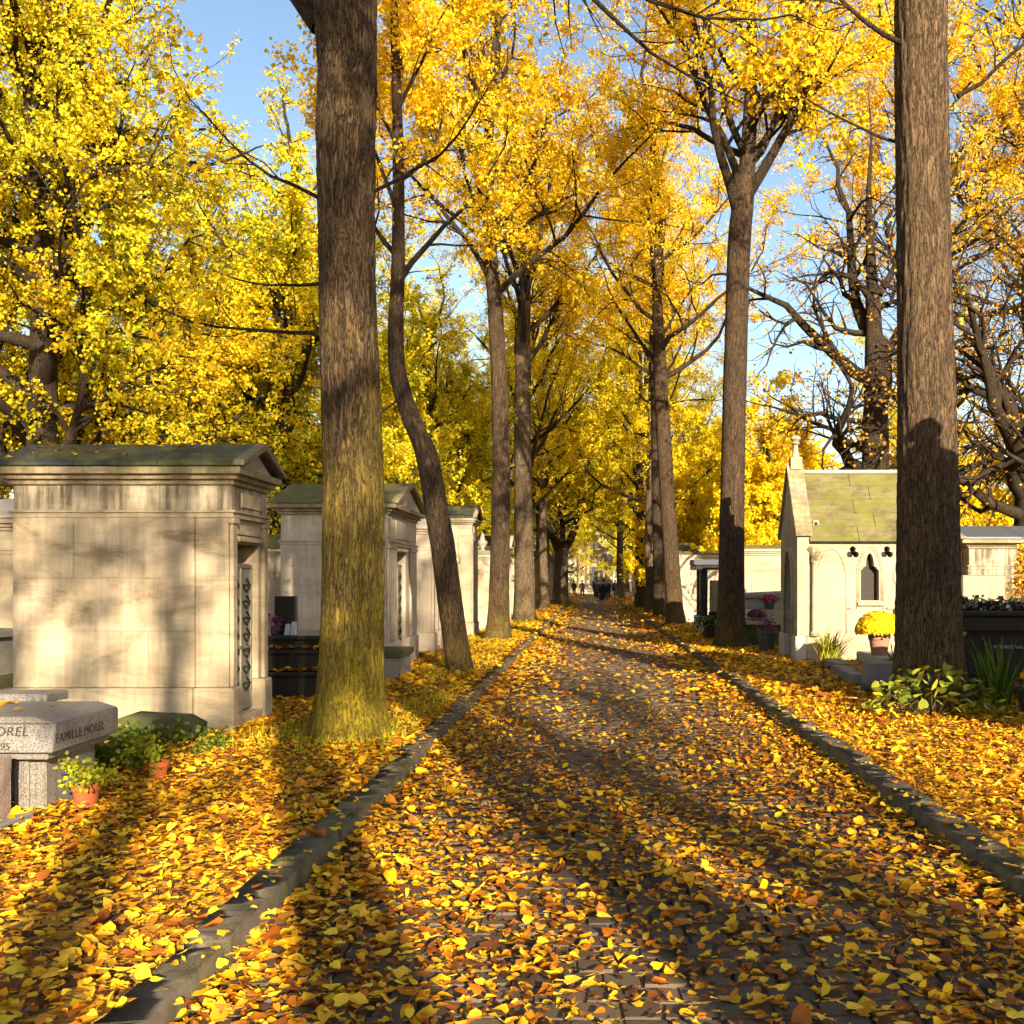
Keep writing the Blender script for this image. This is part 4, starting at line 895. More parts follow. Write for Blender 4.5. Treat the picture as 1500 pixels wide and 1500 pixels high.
# ------------------------------------------------------------------ gothic chapel
YH = 19.1; XH = XU(1184, YH); WH = 1.5; LH = 2.3; HE = 2.27; HRG = 1.28
ch = thing('gothic_chapel', 'white gothic funerary chapel with mossy stone roof and pointed porch arch', 'chapel', (XH, YH + WH / 2, GZ - .01))
w = WH / 2
def trefoil(cx, cz, r):
    out = []
    for a in np.linspace(0, 2 * math.pi, 36, endpoint=False):
        best = .2
        for k in range(3):
            ca = math.pi / 2 + k * 2 * math.pi / 3; dx_, dz_ = .62 * math.cos(ca), .62 * math.sin(ca); b_ = math.cos(a) * dx_ + math.sin(a) * dz_; disc = b_ * b_ - (.62 ** 2 - .55 ** 2)
            if disc >= 0: best = max(best, b_ + math.sqrt(disc))
        out.append((cx + r * best * math.cos(a), cz + r * best * math.sin(a)))
    return out
def lancet(cx, z0, z1, zt, hw, n=8, cusp=True):
    pts = [(cx - hw, z0), (cx - hw, z1)]
    if cusp: pts += [(cx - hw * .78, z1 + .03), (cx - hw * .72, z1 + .06), (cx - hw * .42, z1 + .085)]; zs = z1 + .1; h2 = hw * .45
    else: zs = z1; h2 = hw
    for i in range(n + 1):
        f = i / n; pts.append((cx - h2 * math.cos(f * math.pi / 2) ** .9, zs + (zt - zs) * math.sin(f * math.pi / 2) ** 1.3 if i < n else zt))
    m_ = [(2 * cx - x_, z_) for x_, z_ in reversed(pts[:-1])]
    return pts + m_
c0 = LH / 2
holes = [trefoil(c0 - .32, HE - .22, .105), trefoil(c0 + .32, HE - .22, .105), lancet(c0, 1.16, 1.72, 2.04, .17)]
q = MB(); q.plate([(0.0, .5), (LH, .5), (LH, HE), (0.0, HE)], holes, 'y', -w, -w + .2); q.build('side_wall', M['white_stone'], ch)
q = MB(); q.box(0, LH, w - .2, w, .5, HE); q.build('side_wall', M['white_stone'], ch)
q = MB(); q.box(LH - .2, LH - .002, -w + .202, w - .202, .5, HE + .5); q.build('back_wall', M['white_stone'], ch)
q = MB(); q.box(c0 - .2, c0 + .2, -w + .16, -w + .18, 1.1, 2.1); q.build('window_pane', M['glass'], ch)
for s_ in (-1, 1):
    q = MB(); q.box(c0 + s_ * .32 - .12, c0 + s_ * .32 + .12, -w + .15, -w + .17, HE - .36, HE - .08); q.build('window_pane', M['black_gap'], ch)  # near-black panel in place of the shade behind the trefoils
q = MB(); q.box(-.05, LH + .05, -w - .06, w + .06, 0, .498); q.build('plinth', M['white_stone'], ch, .02)
q = MB(); q.box(c0 - .24, c0 + .24, -w - .06, -w - .002, 1.06, 1.14); q.build('window_sill', M['white_stone'], ch, .012)
# blind arcade mouldings
def arch_pts(cx, hw, zs, zt, n=9):
    L_ = [(cx - hw + hw * (i / n) ** 1.6, zs + (zt - zs) * math.sin(i / n * math.pi / 2)) for i in range(n + 1)]
    return L_ + [(2 * cx - x_, z_) for x_, z_ in reversed(L_[:-1])]
for hw, rad, zb in ((.215, .013, 1.15), (.25, .012, 1.0)):
    pts = [(c0 - hw, zb)] + arch_pts(c0, hw, 1.62, 2.12 if hw < .23 else 2.16) + [(c0 + hw, zb)]
    q = MB(); q.tube([(x_, -w - .004, z_) for x_, z_ in pts], rad, 6); q.build('arch_moulding', M['white_stone'], ch, 0, True)
for s_ in (-1, 1):
    pts = [(c0 + s_ * 1.0, .55)] + arch_pts(c0 + s_ * .72, .28, 1.55, 2.12) + [(c0 + s_ * .44, .55)]
    q = MB(); q.tube([(x_, -w - .004, z_) for x_, z_ in pts], .013, 6); q.build('arch_moulding', M['white_stone'], ch, 0, True)
for s_ in (-.36, .36):
    q = MB(); q.box(c0 + s_ - .05, c0 + s_ + .05, -w - .035, -w - .001, 1.0, 1.04); q.build('moulding_ring', M['white_stone'], ch, .006)
# porch gable with pointed doorway
arch = [(-.42, .02)] + [(-.42 + .42 * (i / 9) ** 1.7, 1.35 + .78 * math.sin(i / 9 * math.pi / 2)) for i in range(10)]
arch += [(-x_, z_) for x_, z_ in reversed(arch[:-1])]
q = MB(); q.plate([(-w - .06, 0.0), (w + .06, 0.0), (w + .06, HE + .12), (0, HE + HRG + .14), (-w - .06, HE + .12)], [], 'x', -.02, -.021) if False else q.plate([(-w - .08, .501), (-.42, .501), (-.42, 1.35)] + [(a_, b_) for a_, b_ in arch[2:-2]] + [(.42, 1.35), (.42, .501), (w + .08, .501), (w + .08, HE + .1), (0, HE + HRG + .16), (-w - .08, HE + .1)], [], 'x', -.22, -.002)
q.build('porch_gable', M['white_stone'], ch)
for s_ in (-1, 1):
    y0, y1 = sorted((s_ * .42, s_ * (w + .1))); q = MB(); q.box(-.26, -.052, y0, y1, 0, .499); q.build('porch_base', M['limestone3'], ch, .02)
q = MB(); q.tube([(-.235, a_, max(b_, .5)) for a_, b_ in arch], .03, 6); q.build('arch_moulding', M['white_stone'], ch, 0, True)
q = MB(); q.box(-.1, -.06, -.41, .41, .05, 1.9); q.build('door', M['iron'], ch)
# corner colonnette with leafy capital
q = MB(); q.lathe([(.085, .5), (.085, .56), (.055, .6), (.052, 1.86), (.065, 1.88), (.06, 1.9)], 14, (.1, -w - .07)); q.build('colonnette', M['white_stone'], ch, 0, True)
q = MB(); q.lathe([(.06, 1.902), (.07, 1.95), (.13, 2.07), (.14, 2.13), (.12, 2.16)], 9, (.1, -w - .06)); q.rough(.012, 0, 9); q.build('leaf_capital', M['cornice'], ch)
# roof: slabs in rows, ridge and finial
zr0, zr1 = HE + .0, HE + HRG
for s_ in (-1, 1):
    nrow = 5
    for k in range(nrow):
        f0, f1 = k / nrow, (k + 1) / nrow
        ya_, yb_ = (w + .1) * (1 - f0), (w + .1) * (1 - f1); za, zb = zr0 - .02 + (HRG + .06) * f0, zr0 - .02 + (HRG + .06) * f1
        xa = .0
        cuts = [0.0, LH * (.55 if k % 2 else .4), LH + .06]
        for ci in range(2):
            q = MB(); q.prism([(s_ * (ya_ + .012), za - .0), (s_ * (ya_ + .024), za + .045), (s_ * (yb_ + .012), zb + .022), (s_ * (yb_ + .012), zb - .02)], 'x', cuts[ci] + .003, cuts[ci + 1] - .003)
            q.build('roof_slab', M['roof_moss'], ch, .006)
q = MB(); q.prism([(-w - .07, zr0 - .04), (w + .07, zr0 - .04), (0, zr1 + .0)], 'x', .01, LH + .04); q.build('roof_core', M['black_gap'], ch)
q = MB(); q.box(-.2, LH + .07, -.07, .07, zr1 + .05, zr1 + .12); q.build('ridge_stone', M['limestone3'], ch, .02)
q = MB()
for s_ in (-1, 1): q.prism([(s_ * (w + .16), HE + .08), (s_ * (w + .18), HE + .15), (s_ * .001, HE + HRG + .25), (s_ * .001, HE + HRG + .165)], 'x', -.27, .05)
q.build('gable_coping', M['cornice'], ch, .01)
q = MB(); q.box(-.2, .02, -.11, .11, zr1 + .13, zr1 + .36); q.lathe([(.09, zr1 + .361), (.06, zr1 + .44), (.05, zr1 + .6), (.1, zr1 + .63), (.05, zr1 + .67), (.11, zr1 + .72), (.09, zr1 + .77), (.02, zr1 + .8)], 8, (-.09, 0)); q.build('finial', M['white_stone'], ch, .0)
q = MB(); q.box(.1, .21, -w + .05, -w + .24, zr0 + .27, zr0 + .38); q.build('roof_vent', M['limestone3'], ch, .012)
q = MB(); q.box(.125, .185, -w + .04, -w + .048, zr0 + .295, zr0 + .355); q.build('vent_shade_plate', M['black_gap'], ch)  # dark plate drawn as the shaded hole of the vent
# a sister chapel just beyond the frame edge, throwing its gable shadow over the thick trunk
mausoleum('tall mausoleum with a ball finial just ahead of the thick furrowed trunk', 5.3, 7.9, 1.7, 1.55, -1, 3.55, M['limestone2'], M['roof_moss'], seed=50, roof_h=.75, cap='ball', plinth=.5)

mausoleum('unseen lower mausoleum added behind the tall one to shade the black granite tomb', 7.05, 7.9, 1.6, 2.2, -1, 2.5, M['limestone3'], M['roof_dark'], seed=51, roof_h=.4)  # added out of view to keep the black granite tomb in shade

# ------------------------------------------------------------------ chapel side tombs
mausoleum('wide cream mausoleum with mossy flat roof between the forking linden and the chapel', XU(1082, 27), 27.7, 1.4, 3.0, -1, 2.2, M['white_stone'], M['roof_moss'], seed=61, roof_h=.12, ped=False, frieze=.45, courses=2)
t = thing('canopy_tomb', 'tomb under a black canopy slab on posts beside the forking linden', 'tomb', (XU(1022, 30), 30, GZ - .01))
q = MB(); q.box(0, 1.9, 0, 1.2, 0, .5); q.build('base', M['limestone3'], t, .01)
for xx in (.08, 1.6):
    for yy in (.06, .95):
        q = MB(); q.box(xx, xx + .22, yy, yy + .2, .5, 1.85); q.build('post', M['granite_black'], t, .015)
q = MB(); q.box(-.1, 2.05, -.12, 1.32, 1.852, 2.0); q.build('canopy', M['granite_black'], t, .03)
q = MB(); q.prism([(-.16, 2.002), (1.36, 2.002), (1.2, 2.16), (0.0, 2.16)], 'x', -.12, 2.08); q.build('canopy_roof', M['slate_blue'], t, .01)
q = MB(); q.box(.45, 1.5, .35, .9, .51, 1.55); q.build('tomb_chest', M['white_stone'], t, .015)
q = MB(); q.box(.35, 1.55, .2, .3, .51, .62); q.build('ledge', M['granite_black'], t, .01)
mausoleum('cream mausoleum past the black canopy tomb', XU(990, 37), 37.5, 1.3, 2.2, -1, 2.3, M['limestone2'], M['roof_moss'], seed=62, roof_h=.14, ped=False)
for i, (u, yy, w_, d, h, mm, rf, l) in enumerate([(962, 46, 1.4, 2, 2.7, 'limestone2', 'roof_dark', 'pale mausoleum behind the thinnest linden stem'), (944, 58, 1.4, 2, 2.5, 'white_stone', 'roof_moss', 'white mausoleum far along the chapel side row'), (928, 74, 1.5, 2, 2.8, 'limestone', 'roof_dark', 'farthest limestone mausoleum of the chapel side'), (1010, 52, 1.5, 2, 2.6, 'white_stone', 'roof_dark', 'white back-row mausoleum behind the canopy tomb')]):
    mausoleum(l, XU(u, yy), yy + .7, w_, d, -1, h, M[mm], M[rf], seed=70 + i)
# ledger grave with flower pots
t = thing('ledger_grave', 'pale ledger grave with stepped slabs before the wide cream mausoleum', 'grave', (XU(1092, 23.6), 23.4, GZ - .01))
q = MB(); q.box(-.05, 1.5, 0, 2.2, 0, .52); q.build('base', M['mossblock'], t, .012)
q = MB(); q.box(-.1, 1.55, -.05, 2.2, .522, .6); q.build('lower_slab', M['limestone2'], t, .012)
q = MB(); q.box(.45, 1.5, .1, 2.1, .602, .86); q.build('chest', M['limestone'], t, .012)
q = MB(); q.box(.0, 1.5, .9, 2.15, .862, 1.12); q.build('upper_chest', M['limestone3'], t, .012)
q = MB(); q.hexa([(-.1, .8, 1.122), (1.6, .8, 1.122), (1.6, 2.2, 1.122), (-.1, 2.2, 1.122), (-.05, .85, 1.2), (1.55, .85, 1.26), (1.55, 2.2, 1.3), (-.05, 2.2, 1.22)]); q.build('sloped_slab', M['tombgrey'], t, .008)
def flowerpot(label, loc, rpot, hpot, mp, mf, rad, nn, seed, size=.03, squash=.75, base_m=None):
    r = np.random.default_rng(seed); t = thing('flower_pot', label, 'flower pot', loc)
    MB().lathe([(rpot * .7, 0), (rpot * .92, hpot * .75), (rpot, hpot * .77), (rpot * 1.02, hpot), (rpot * .88, hpot), (rpot * .8, hpot * .92)], 24).build('pot', mp, t)
    d = unit(r.normal(0, 1, (nn, 3))); d[:, 2] = np.abs(d[:, 2]) * 1.0 - .28; p = d * rad * r.uniform(.86, 1.03, (nn, 1)) * np.array([1, 1, squash]) + np.array([0, 0, hpot + rad * squash * .38])
    a = unit(np.cross(d, r.normal(0, 1, (nn, 3)))); V, Q = quad_leaves(p, a, unit(d + r.normal(0, .35, d.shape)), size * r.uniform(.7, 1.3, nn), .5, .2)
    link(bpy.data.objects.new('blossom', np_mesh('blossom', V, Q, mf, rnd=np.repeat(r.uniform(0, 1, nn), 4))), t)
    k = nn // 2; d2 = unit(r.normal(0, 1, (k, 3))); d2[:, 2] = np.abs(d2[:, 2]) - .4; p2 = d2 * rad * r.uniform(.55, .93, (k, 1)) * np.array([1, 1, squash]) + np.array([0, 0, hpot + rad * squash * .38])
    rnd_leaves(r, p2, r.uniform(.03, .06, k), base_m or M['darkgreen'], 'foliage', t)
    return t
flowerpot('dark pot of red and pink flowers on the ledger grave', (XU(1127, 24.0), 24.0, GZ + .85), .14, .2, M['grey_pot'], M['redflower'], .17, 500, 1, .05)
flowerpot('low pot of purple heather on the ledger grave', (XU(1107, 23.6), 23.6, GZ + .59), .12, .1, M['terracotta_old'], M['purple'], .19, 500, 2, .045)
flowerpot('big round yellow chrysanthemum in a faded terracotta pot by the chapel wall', (XU(1288, 17.0), 17.0, GZ + .28), .18, .34, M['terracotta_old'], M['mum'], .38, 3600, 3, .05, .9)
t = thing('plant_box', 'dark planter with green foliage at the foot of the forking linden', 'planter', (XU(1042, 26.5), 26.5, GZ - .01))
q = MB(); q.box(-.2, .25, -.15, .15, 0, .34); q.build('trough', M['granite_black'], t, .015)
rnd_leaves(rr, rr.normal(0, 1, (500, 3)) * np.array([.2, .12, .12]) + np.array([0, 0, .45]), rr.uniform(.05, .09, 500), M['darkgreen'], 'foliage', t)
for xx, hh in ((XU(1163, 20.0) - .25, .5),):
    t = thing('grey_urn', 'dark planter pot tucked beside the chapel porch', 'planter', (xx, 21.6, GZ - .01)); MB().lathe([(.14, 0), (.2, .4), (.22, .42), (.22, .5), (.18, .5), (.17, .44)], 18).build('pot', M['grey_pot'], t); rnd_leaves(rr, rr.normal(0, .09, (160, 3)) + np.array([0, 0, .6]), rr.uniform(.04, .07, 160), M['purple'], 'blossom', t)
# grave plot before the chapel: stone border
t = thing('grave_plot', 'leaf-filled grave plot with stone border before the chapel wall', 'grave', (3.72, 13.7, GZ - .01))
q = MB(); q.box(0, .85, -.05, .35, 0, .42); q.build('corner_block', M['tombgrey'], t, .015)
q = MB(); q.box(-.06, .95, -.1, .42, 0, .12); q.build('corner_footing', M['mossblock'], t, .012)
for k in range(4):
    q = MB(); q.box(-.02 + .13 * k * .9, .18 + .13 * k * .9, .75 + k * .92, .75 + (k + 1) * .92 - .012, 0, .2 - .012 * (k % 2)); q.rough(.005, 1, k); q.build('border_stone', M['tombgrey'], t)
q = MB(); q.box(.2, 2.2, 1.0, 4.3, 0, .13); q.rough(.02, 4, 2); q.build('bed', M['verge'], t)
q = MB(); q.box(.95, 2.3, 2.6, 4.3, .0, .29); q.build('ledger', M['limestone3'], t, .015)
# black granite tomb and its slate-roofed neighbour
t = thing('black_granite_tomb', 'large black granite tomb with faint lettering beside the thick furrowed trunk', 'tomb', (4.85, 13.3, GZ - .01))
q = MB(); q.box(-.1, 2.9, -.12, 1.5, 0, .16); q.build('footing', M['granite_black'], t, .01)
for k in range(2): q = MB(); q.box(-.06 + .03 * k, 2.86, -.08 + .03 * k, 1.46, .162 + .06 * k, .22 + .06 * k - .002); q.build('step', M['granite_black'], t, .012)
q = MB(); q.box(0, 2.8, 0, 1.4, .282, .80); body = q.build('body', M['granite_black'], t, .01)
q = MB(); q.box(.05, 2.75, .05, 1.35, .802, .86); q.build('recess', M['granite_black'], t)
q = MB(); q.box(-.04, 2.9, -.05, 1.45, .862, 1.06); q.build('upper_body', M['granite_black'], t, .015)
q = MB(); q.box(-.1, 2.96, -.1, 1.5, 1.062, 1.13); q.build('top_slab', M['granite_black'], t, .015)
inscription('M THREE VALENT', .062, (.38, -.004, .64), (R(90), 0, 0), M['pale_letter'], body)
t = thing('headstone', 'brown polished headstone behind the black granite tomb', 'headstone', (6.25, 17.2, GZ - .01))
q = MB(); q.box(0, .72, 0, .14, 0, 1.62); q.build('slab', M['granite_brown'], t, .012)
t = thing('flower_wreath', 'wreath of pale and dark faded flowers lying on the black granite tomb', 'wreath', (5.42, 13.75, GZ + 1.12))
r = np.random.default_rng(77); a_ = r.uniform(0, 6.283, 700); p = np.stack([np.cos(a_) * .4 + r.normal(0, .06, 700), np.sin(a_) * .3 + r.normal(0, .06, 700), np.abs(r.normal(.03, .035, 700)) + .012], -1)
rnd_leaves(r, p, r.uniform(.05, .1, 700), M['paleflower'], 'blossom', t); p = p + r.normal(0, .03, p.shape); p[:, 2] = np.abs(p[:, 2]); rnd_leaves(r, p, r.uniform(.04, .09, 700), M['darkgreen'], 'foliage', t)
mausoleum('weathered mausoleum with low slate roof behind the black granite tomb', 7.35, 20.6, 1.6, 3.0, -1, 2.15, M['stained'], M['slate_blue'], seed=81, roof_h=.26, m_corn=M['cornice'], frieze=.4, over=.2)
t = thing('small_shrub', 'small thin browning shrub beside the weathered slate-roofed mausoleum', 'shrub', (XU(1500, 17.5), 17.5, GZ)); 
r = np.random.default_rng(5); zz = r.uniform(.2, 1, 1500) ** .7 * 2.1; aa = r.uniform(0, 6.28, 1500); rad = (2.4 - zz) * .26 * (.75 + .45 * np.sin(aa * 3 + zz * 5))
rnd_leaves(r, np.stack([np.cos(aa) * rad * r.uniform(.3, 1.15, 1500), np.sin(aa) * rad * r.uniform(.3, 1.15, 1500), zz], -1), r.uniform(.05, .12, 1500), M['rusty'], 'foliage', t, wid=.2)
MB().tube([(0, 0, 0), (0.02, 0, 1.0), (0, 0, 2.1)], [.04, .03, .008], 7).build('stem', M['bark'], t)
# strap-leaved clumps
def strap_clump(label, loc, n, L, seed, m, wid=.012, lean=.7):
    r = np.random.default_rng(seed); t = thing('grass_clump', label, 'grass clump', loc); Vs = []; 
    for i in range(n):
        az = r.uniform(0, 6.28); p = np.array([r.normal(0, .07), r.normal(0, .07), 0]); el = 1.5 - abs(r.normal(0, .35)); l = L * r.uniform(.6, 1.15); wv = np.array([-math.sin(az), math.cos(az), 0]) * wid
        pts = []; e = el
        for k in range(5):
            pts.append((p.copy(), wid * (1 - (k / 4) ** 2 * .95))); p = p + np.array([math.cos(az) * math.cos(e), math.sin(az) * math.cos(e), math.sin(e)]) * l / 4; e -= lean * r.uniform(.1, .45)
        Vs.append(np.array([q_ + s_ * wv / wid * ww for q_, ww in pts for s_ in (-1, 1)]))
    V = np.concatenate(Vs); base = np.arange(n)[:, None, None] * 10; q = np.array([[2 * k, 2 * k + 1, 2 * k + 3, 2 * k + 2] for k in range(4)])[None] + base
    link(bpy.data.objects.new('blades', np_mesh('blades', V, q.reshape(-1, 4), m, rnd=np.repeat(r.uniform(0, 1, n), 10))), t)
    return t
strap_clump('spiky green clump at the corner of the chapel wall', (XU(1213, 18.0), 17.9, GZ), 150, .75, 4, M['lime'])
strap_clump('small dark spiky clump beside the faded terracotta pot', (XU(1318, 16.2), 16.2, GZ + .1), 60, .5, 6, M['green'])
strap_clump('tall iris leaves in front of the black granite tomb', (XU(1462, 12.2), 12.2, GZ), 60, .85, 7, M['green'], .018, .4)
strap_clump('dark grassy tuft between the thick furrowed trunk and black tomb', (XU(1425, 12.6), 12.75, GZ), 90, .55, 8, M['darkgreen'])
t = thing('planter_pot', 'dark planter pot with dry leaves beside the tall iris leaves', 'planter', (XU(1508, 11.8), 11.6, GZ - .01)); MB().lathe([(.16, 0), (.22, .26), (.24, .28), (.24, .32), (.2, .32), (.18, .26)], 18).build('pot', M['brown_pot'], t)
rnd_leaves(r, r.normal(0, .1, (120, 3)) * np.array([1, 1, .5]) + np.array([0, 0, .4]), r.uniform(.06, .1, 120), M['litter'], 'dry_leaves', t)
# shrub of heart-shaped leaves at the foot of the thick trunk
t = thing('leafy_shrub', 'sprawling shrub with heart-shaped green leaves at the foot of the thick trunk', 'shrub', (XU(1362, 11.5), 11.4, GZ))
r = np.random.default_rng(99)
def leaf_proto(i):
    V, F_, m_ = fan_leaves(r, np.zeros((1, 3)), np.zeros(1), np.zeros(1), np.zeros(1), np.ones(1), np.array([r.uniform(-.2, .5)]), np.array([r.uniform(-.5, .2)]), False)
    return np_mesh('leaf', V, F_, M['shrubleaf'], True)
def shrub_mat():
    m, nt, b = mat('shrub_leaf'); oi = N(nt, 'ShaderNodeObjectInfo')
    c = ramp(nt, [(0, (0.09, 0.12, 0.012)), (.5, (.20, .23, .02)), (.85, (.34, .31, .025)), (1, (.62, .44, .03))], oi.outputs['Random']).outputs[0]
    nt.links.new(c, b.inputs['Base Color']); b.inputs['Roughness'].default_value = .45; return m
M['shrubleaf'] = shrub_mat()
LPR = [leaf_proto(i) for i in range(5)]
stems = MB()
for i in range(260):
    az = r.uniform(0, 6.28); rad = math.sqrt(r.uniform(.02, 1)); x_ = math.cos(az) * rad * .80; y_ = math.sin(az) * rad * .48; z_ = (1 - rad ** 2) * .50 * r.uniform(.5, 1.1) + r.uniform(.03, .16)
    if i % 4 == 0: stems.tube([(x_ * .15, y_ * .15, 0), (x_ * .6, y_ * .6, z_ * .7), (x_, y_, z_)], [.006, .004, .002], 4)
    o = bpy.data.objects.new('leaf', LPR[i % 5]); o.location = (x_, y_, z_); s_ = r.uniform(.085, .14); o.scale = (s_, s_, s_)
    o.rotation_euler = (r.normal(.45, .35), r.normal(0, .35), r.normal(0, 1.2) + math.pi); link(o, t)
stems.build('stems', M['bark_light'], t)

# ------------------------------------------------------------------ end of the avenue
t = thing('end_monument', 'pale stone monument with steps closing the avenue in the distance', 'monument', (.4, 135, 0))
for k in range(6): q = MB(); q.box(-3.4 + .1 * k, 3.4 - .1 * k, k * .4, 6, k * .17, (k + 1) * .17 - .002); q.build('step', M['white_stone'], t)
q = MB(); q.box(-2.6, 2.6, 3, 6, 1.02, 5.2); q.build('body', M['white_stone'], t, .03)
q = MB(); q.box(-2.9, 2.9, 2.8, 6.2, 5.202, 5.6); q.build('cornice', M['limestone2'], t, .03)
q = MB(); q.prism([(-2.8, 5.602), (2.8, 5.602), (0, 7.0)], 'y', 2.9, 6.1); q.build('pediment', M['white_stone'], t)
for xx in (-1.9, -.75, .75, 1.9): MB().lathe([(.3, 1.02), (.26, 1.2), (.22, 4.9), (.3, 5.1), (.3, 5.19)], 12, (xx, 2.7)).build('column', M['white_stone'], t, 0, True)
q = MB(); q.box(-.5, .5, 2.95, 2.998, 1.03, 3.6); q.build('door', M['iron'], t)

# ------------------------------------------------------------------ people far down the avenue
def cloth(name, col):
    return plain(name, col, .85, 0, .3, 8)
CL = {'black': cloth('black_cloth', (.012, .012, .014)), 'navy': cloth('navy_cloth', (.02, .022, .05)), 'white': cloth('white_cloth', (.6, .57, .52)), 'skin': plain('skin', (.50, .30, .21), .6, 0, .1), 'hair': plain('hair', (.03, .02, .012), .6), 'grey': cloth('grey_cloth', (.09, .085, .08))}
def person(label, x, y, h, rotz, top='black', legs='black', coat_len=.0, skirt=False, stride=.14, seed=1, z=0.0, bag=False):
    s = h / 1.75; t = thing('person', label, 'person', (x, y, z), 'people walking down the avenue', rotz); t.scale = (s, s, s)
    rr = random.Random(seed); st = stride
    V = [(0, 0, .95), (0, 0, 1.12), (0, 0, 1.32), (0, 0, 1.45), (0, -.01, 1.52), (0, -.02, 1.60), (0, -.015, 1.70),
         (.19, 0, 1.41), (.235, .02 + st * .4, 1.15), (.22, -.06 + st * .5, .92), (.215, -.1 + st * .5, .83), (-.19, 0, 1.41), (-.235, .02 - st * .4, 1.15), (-.22, -.06 - st * .4, .92), (-.215, -.1 - st * .4, .83),
         (.095, 0, .90), (.10, -st, .50), (.10, -st * .9, .09), (.105, -st * .9 - .14, .035), (-.095, 0, .90), (-.10, st * .6, .50), (-.10, st * 1.4, .11), (-.105, st * 1.4 - .14, .04)]
    E = [(0, 1), (1, 2), (2, 3), (3, 4), (4, 5), (5, 6), (2, 7), (7, 8), (8, 9), (9, 10), (2, 11), (11, 12), (12, 13), (13, 14), (0, 15), (15, 16), (16, 17), (17, 18), (0, 19), (19, 20), (20, 21), (21, 22)]
    rad = [.15, .13, .155, .09, .055, .085, .08, .065, .05, .038, .035, .065, .05, .038, .035, .095, .065, .045, .04, .095, .065, .045, .04]
    me = bpy.data.meshes.new('body'); me.from_pydata(V, E, [])
    me.materials.append(CL['skin']); o = link(bpy.data.objects.new('body', me), t)
    sk = o.modifiers.new('skin', 'SKIN'); sd_ = o.modifiers.new('sub', 'SUBSURF'); sd_.levels = 1; sd_.render_levels = 1
    for i, v in enumerate(me.skin_vertices[0].data): v.radius = (rad[i], rad[i] * (.72 if i < 3 else 1)); v.use_root = (i == 0)
    # clothes follow the body
    q = MB(); q.lathe([(.20, .86 - coat_len), (.19, .98), (.165, 1.12), (.185, 1.3), (.17, 1.42), (.075, 1.5), (.065, 1.5)], 14)
    for v in q.bm.verts: v.co.y *= .74
    for sg in (0, 1):
        a, b_, c_ = [V[7], V[8], V[9]] if sg == 0 else [V[11], V[12], V[13]]; q.tube([a, b_, c_], [.085, .066, .052], 8)
    q.build('jacket', CL[top], t, 0, True)
    if skirt:
        q = MB(); q.lathe([(.24, .56), (.2, .8), (.17, 1.0)], 14)
        for v in q.bm.verts: v.co.y *= .8
        q.build('skirt', CL[legs], t, 0, True)
    else:
        q = MB(); q.tube([V[15], V[16], V[17]], [.115, .085, .062], 8); q.tube([V[19], V[20], V[21]], [.115, .085, .062], 8); q.build('trousers', CL[legs], t, 0, True)
    q = MB(); q.lathe([(.05, 1.55), (.098, 1.6), (.105, 1.68), (.085, 1.755), (.03, 1.785)], 12)
    for v in q.bm.verts: v.co.y += .018
    q.build('hair', CL['hair'], t, 0, True)
    if bag: MB().box(.2, .34, -.1, .12, .7, 1.0).build('bag', CL['black'], t, .02)
    return t
def PP(u, v): return G(u, v, 0.0)
person('walker with bare legs, dark jacket over white top and dark skirt', *PP(884, 892.5), 1.72, 0, 'navy', 'navy', 0, True, .16, 1)
person('walker in black beside the skirted walker, closer to the chapel side', *PP(891, 877), 1.74, .2, 'black', 'black', .1, False, .1, 2)
person('walker in a grey coat just behind the skirted walker', *PP(877, 878), 1.7, -.1, 'grey', 'black', .2, False, .1, 3)
person('slim walker in black striding beside the walking group on mausoleum side', *PP(872, 876), 1.76, 3.0, 'black', 'black', .1, False, .16, 4)
person('lone walker in black with arms down on the mausoleum side of the road', *PP(853, 875), 1.74, .3, 'black', 'black', .1, False, .12, 5)
person('lone walker in black at the kerb by the low-forking tree', *PP(841, 873), 1.72, .1, 'black', 'black', .1, False, .12, 6)
person('walker in a navy jacket at the chapel side kerb carrying a bag', *PP(901, 875), 1.74, 2.8, 'navy', 'grey', .15, False, .12, 7, bag=True)
person('walker in a long black coat close to the bag carrier', *PP(905, 874), 1.68, 2.9, 'black', 'black', .25, False, .1, 8)

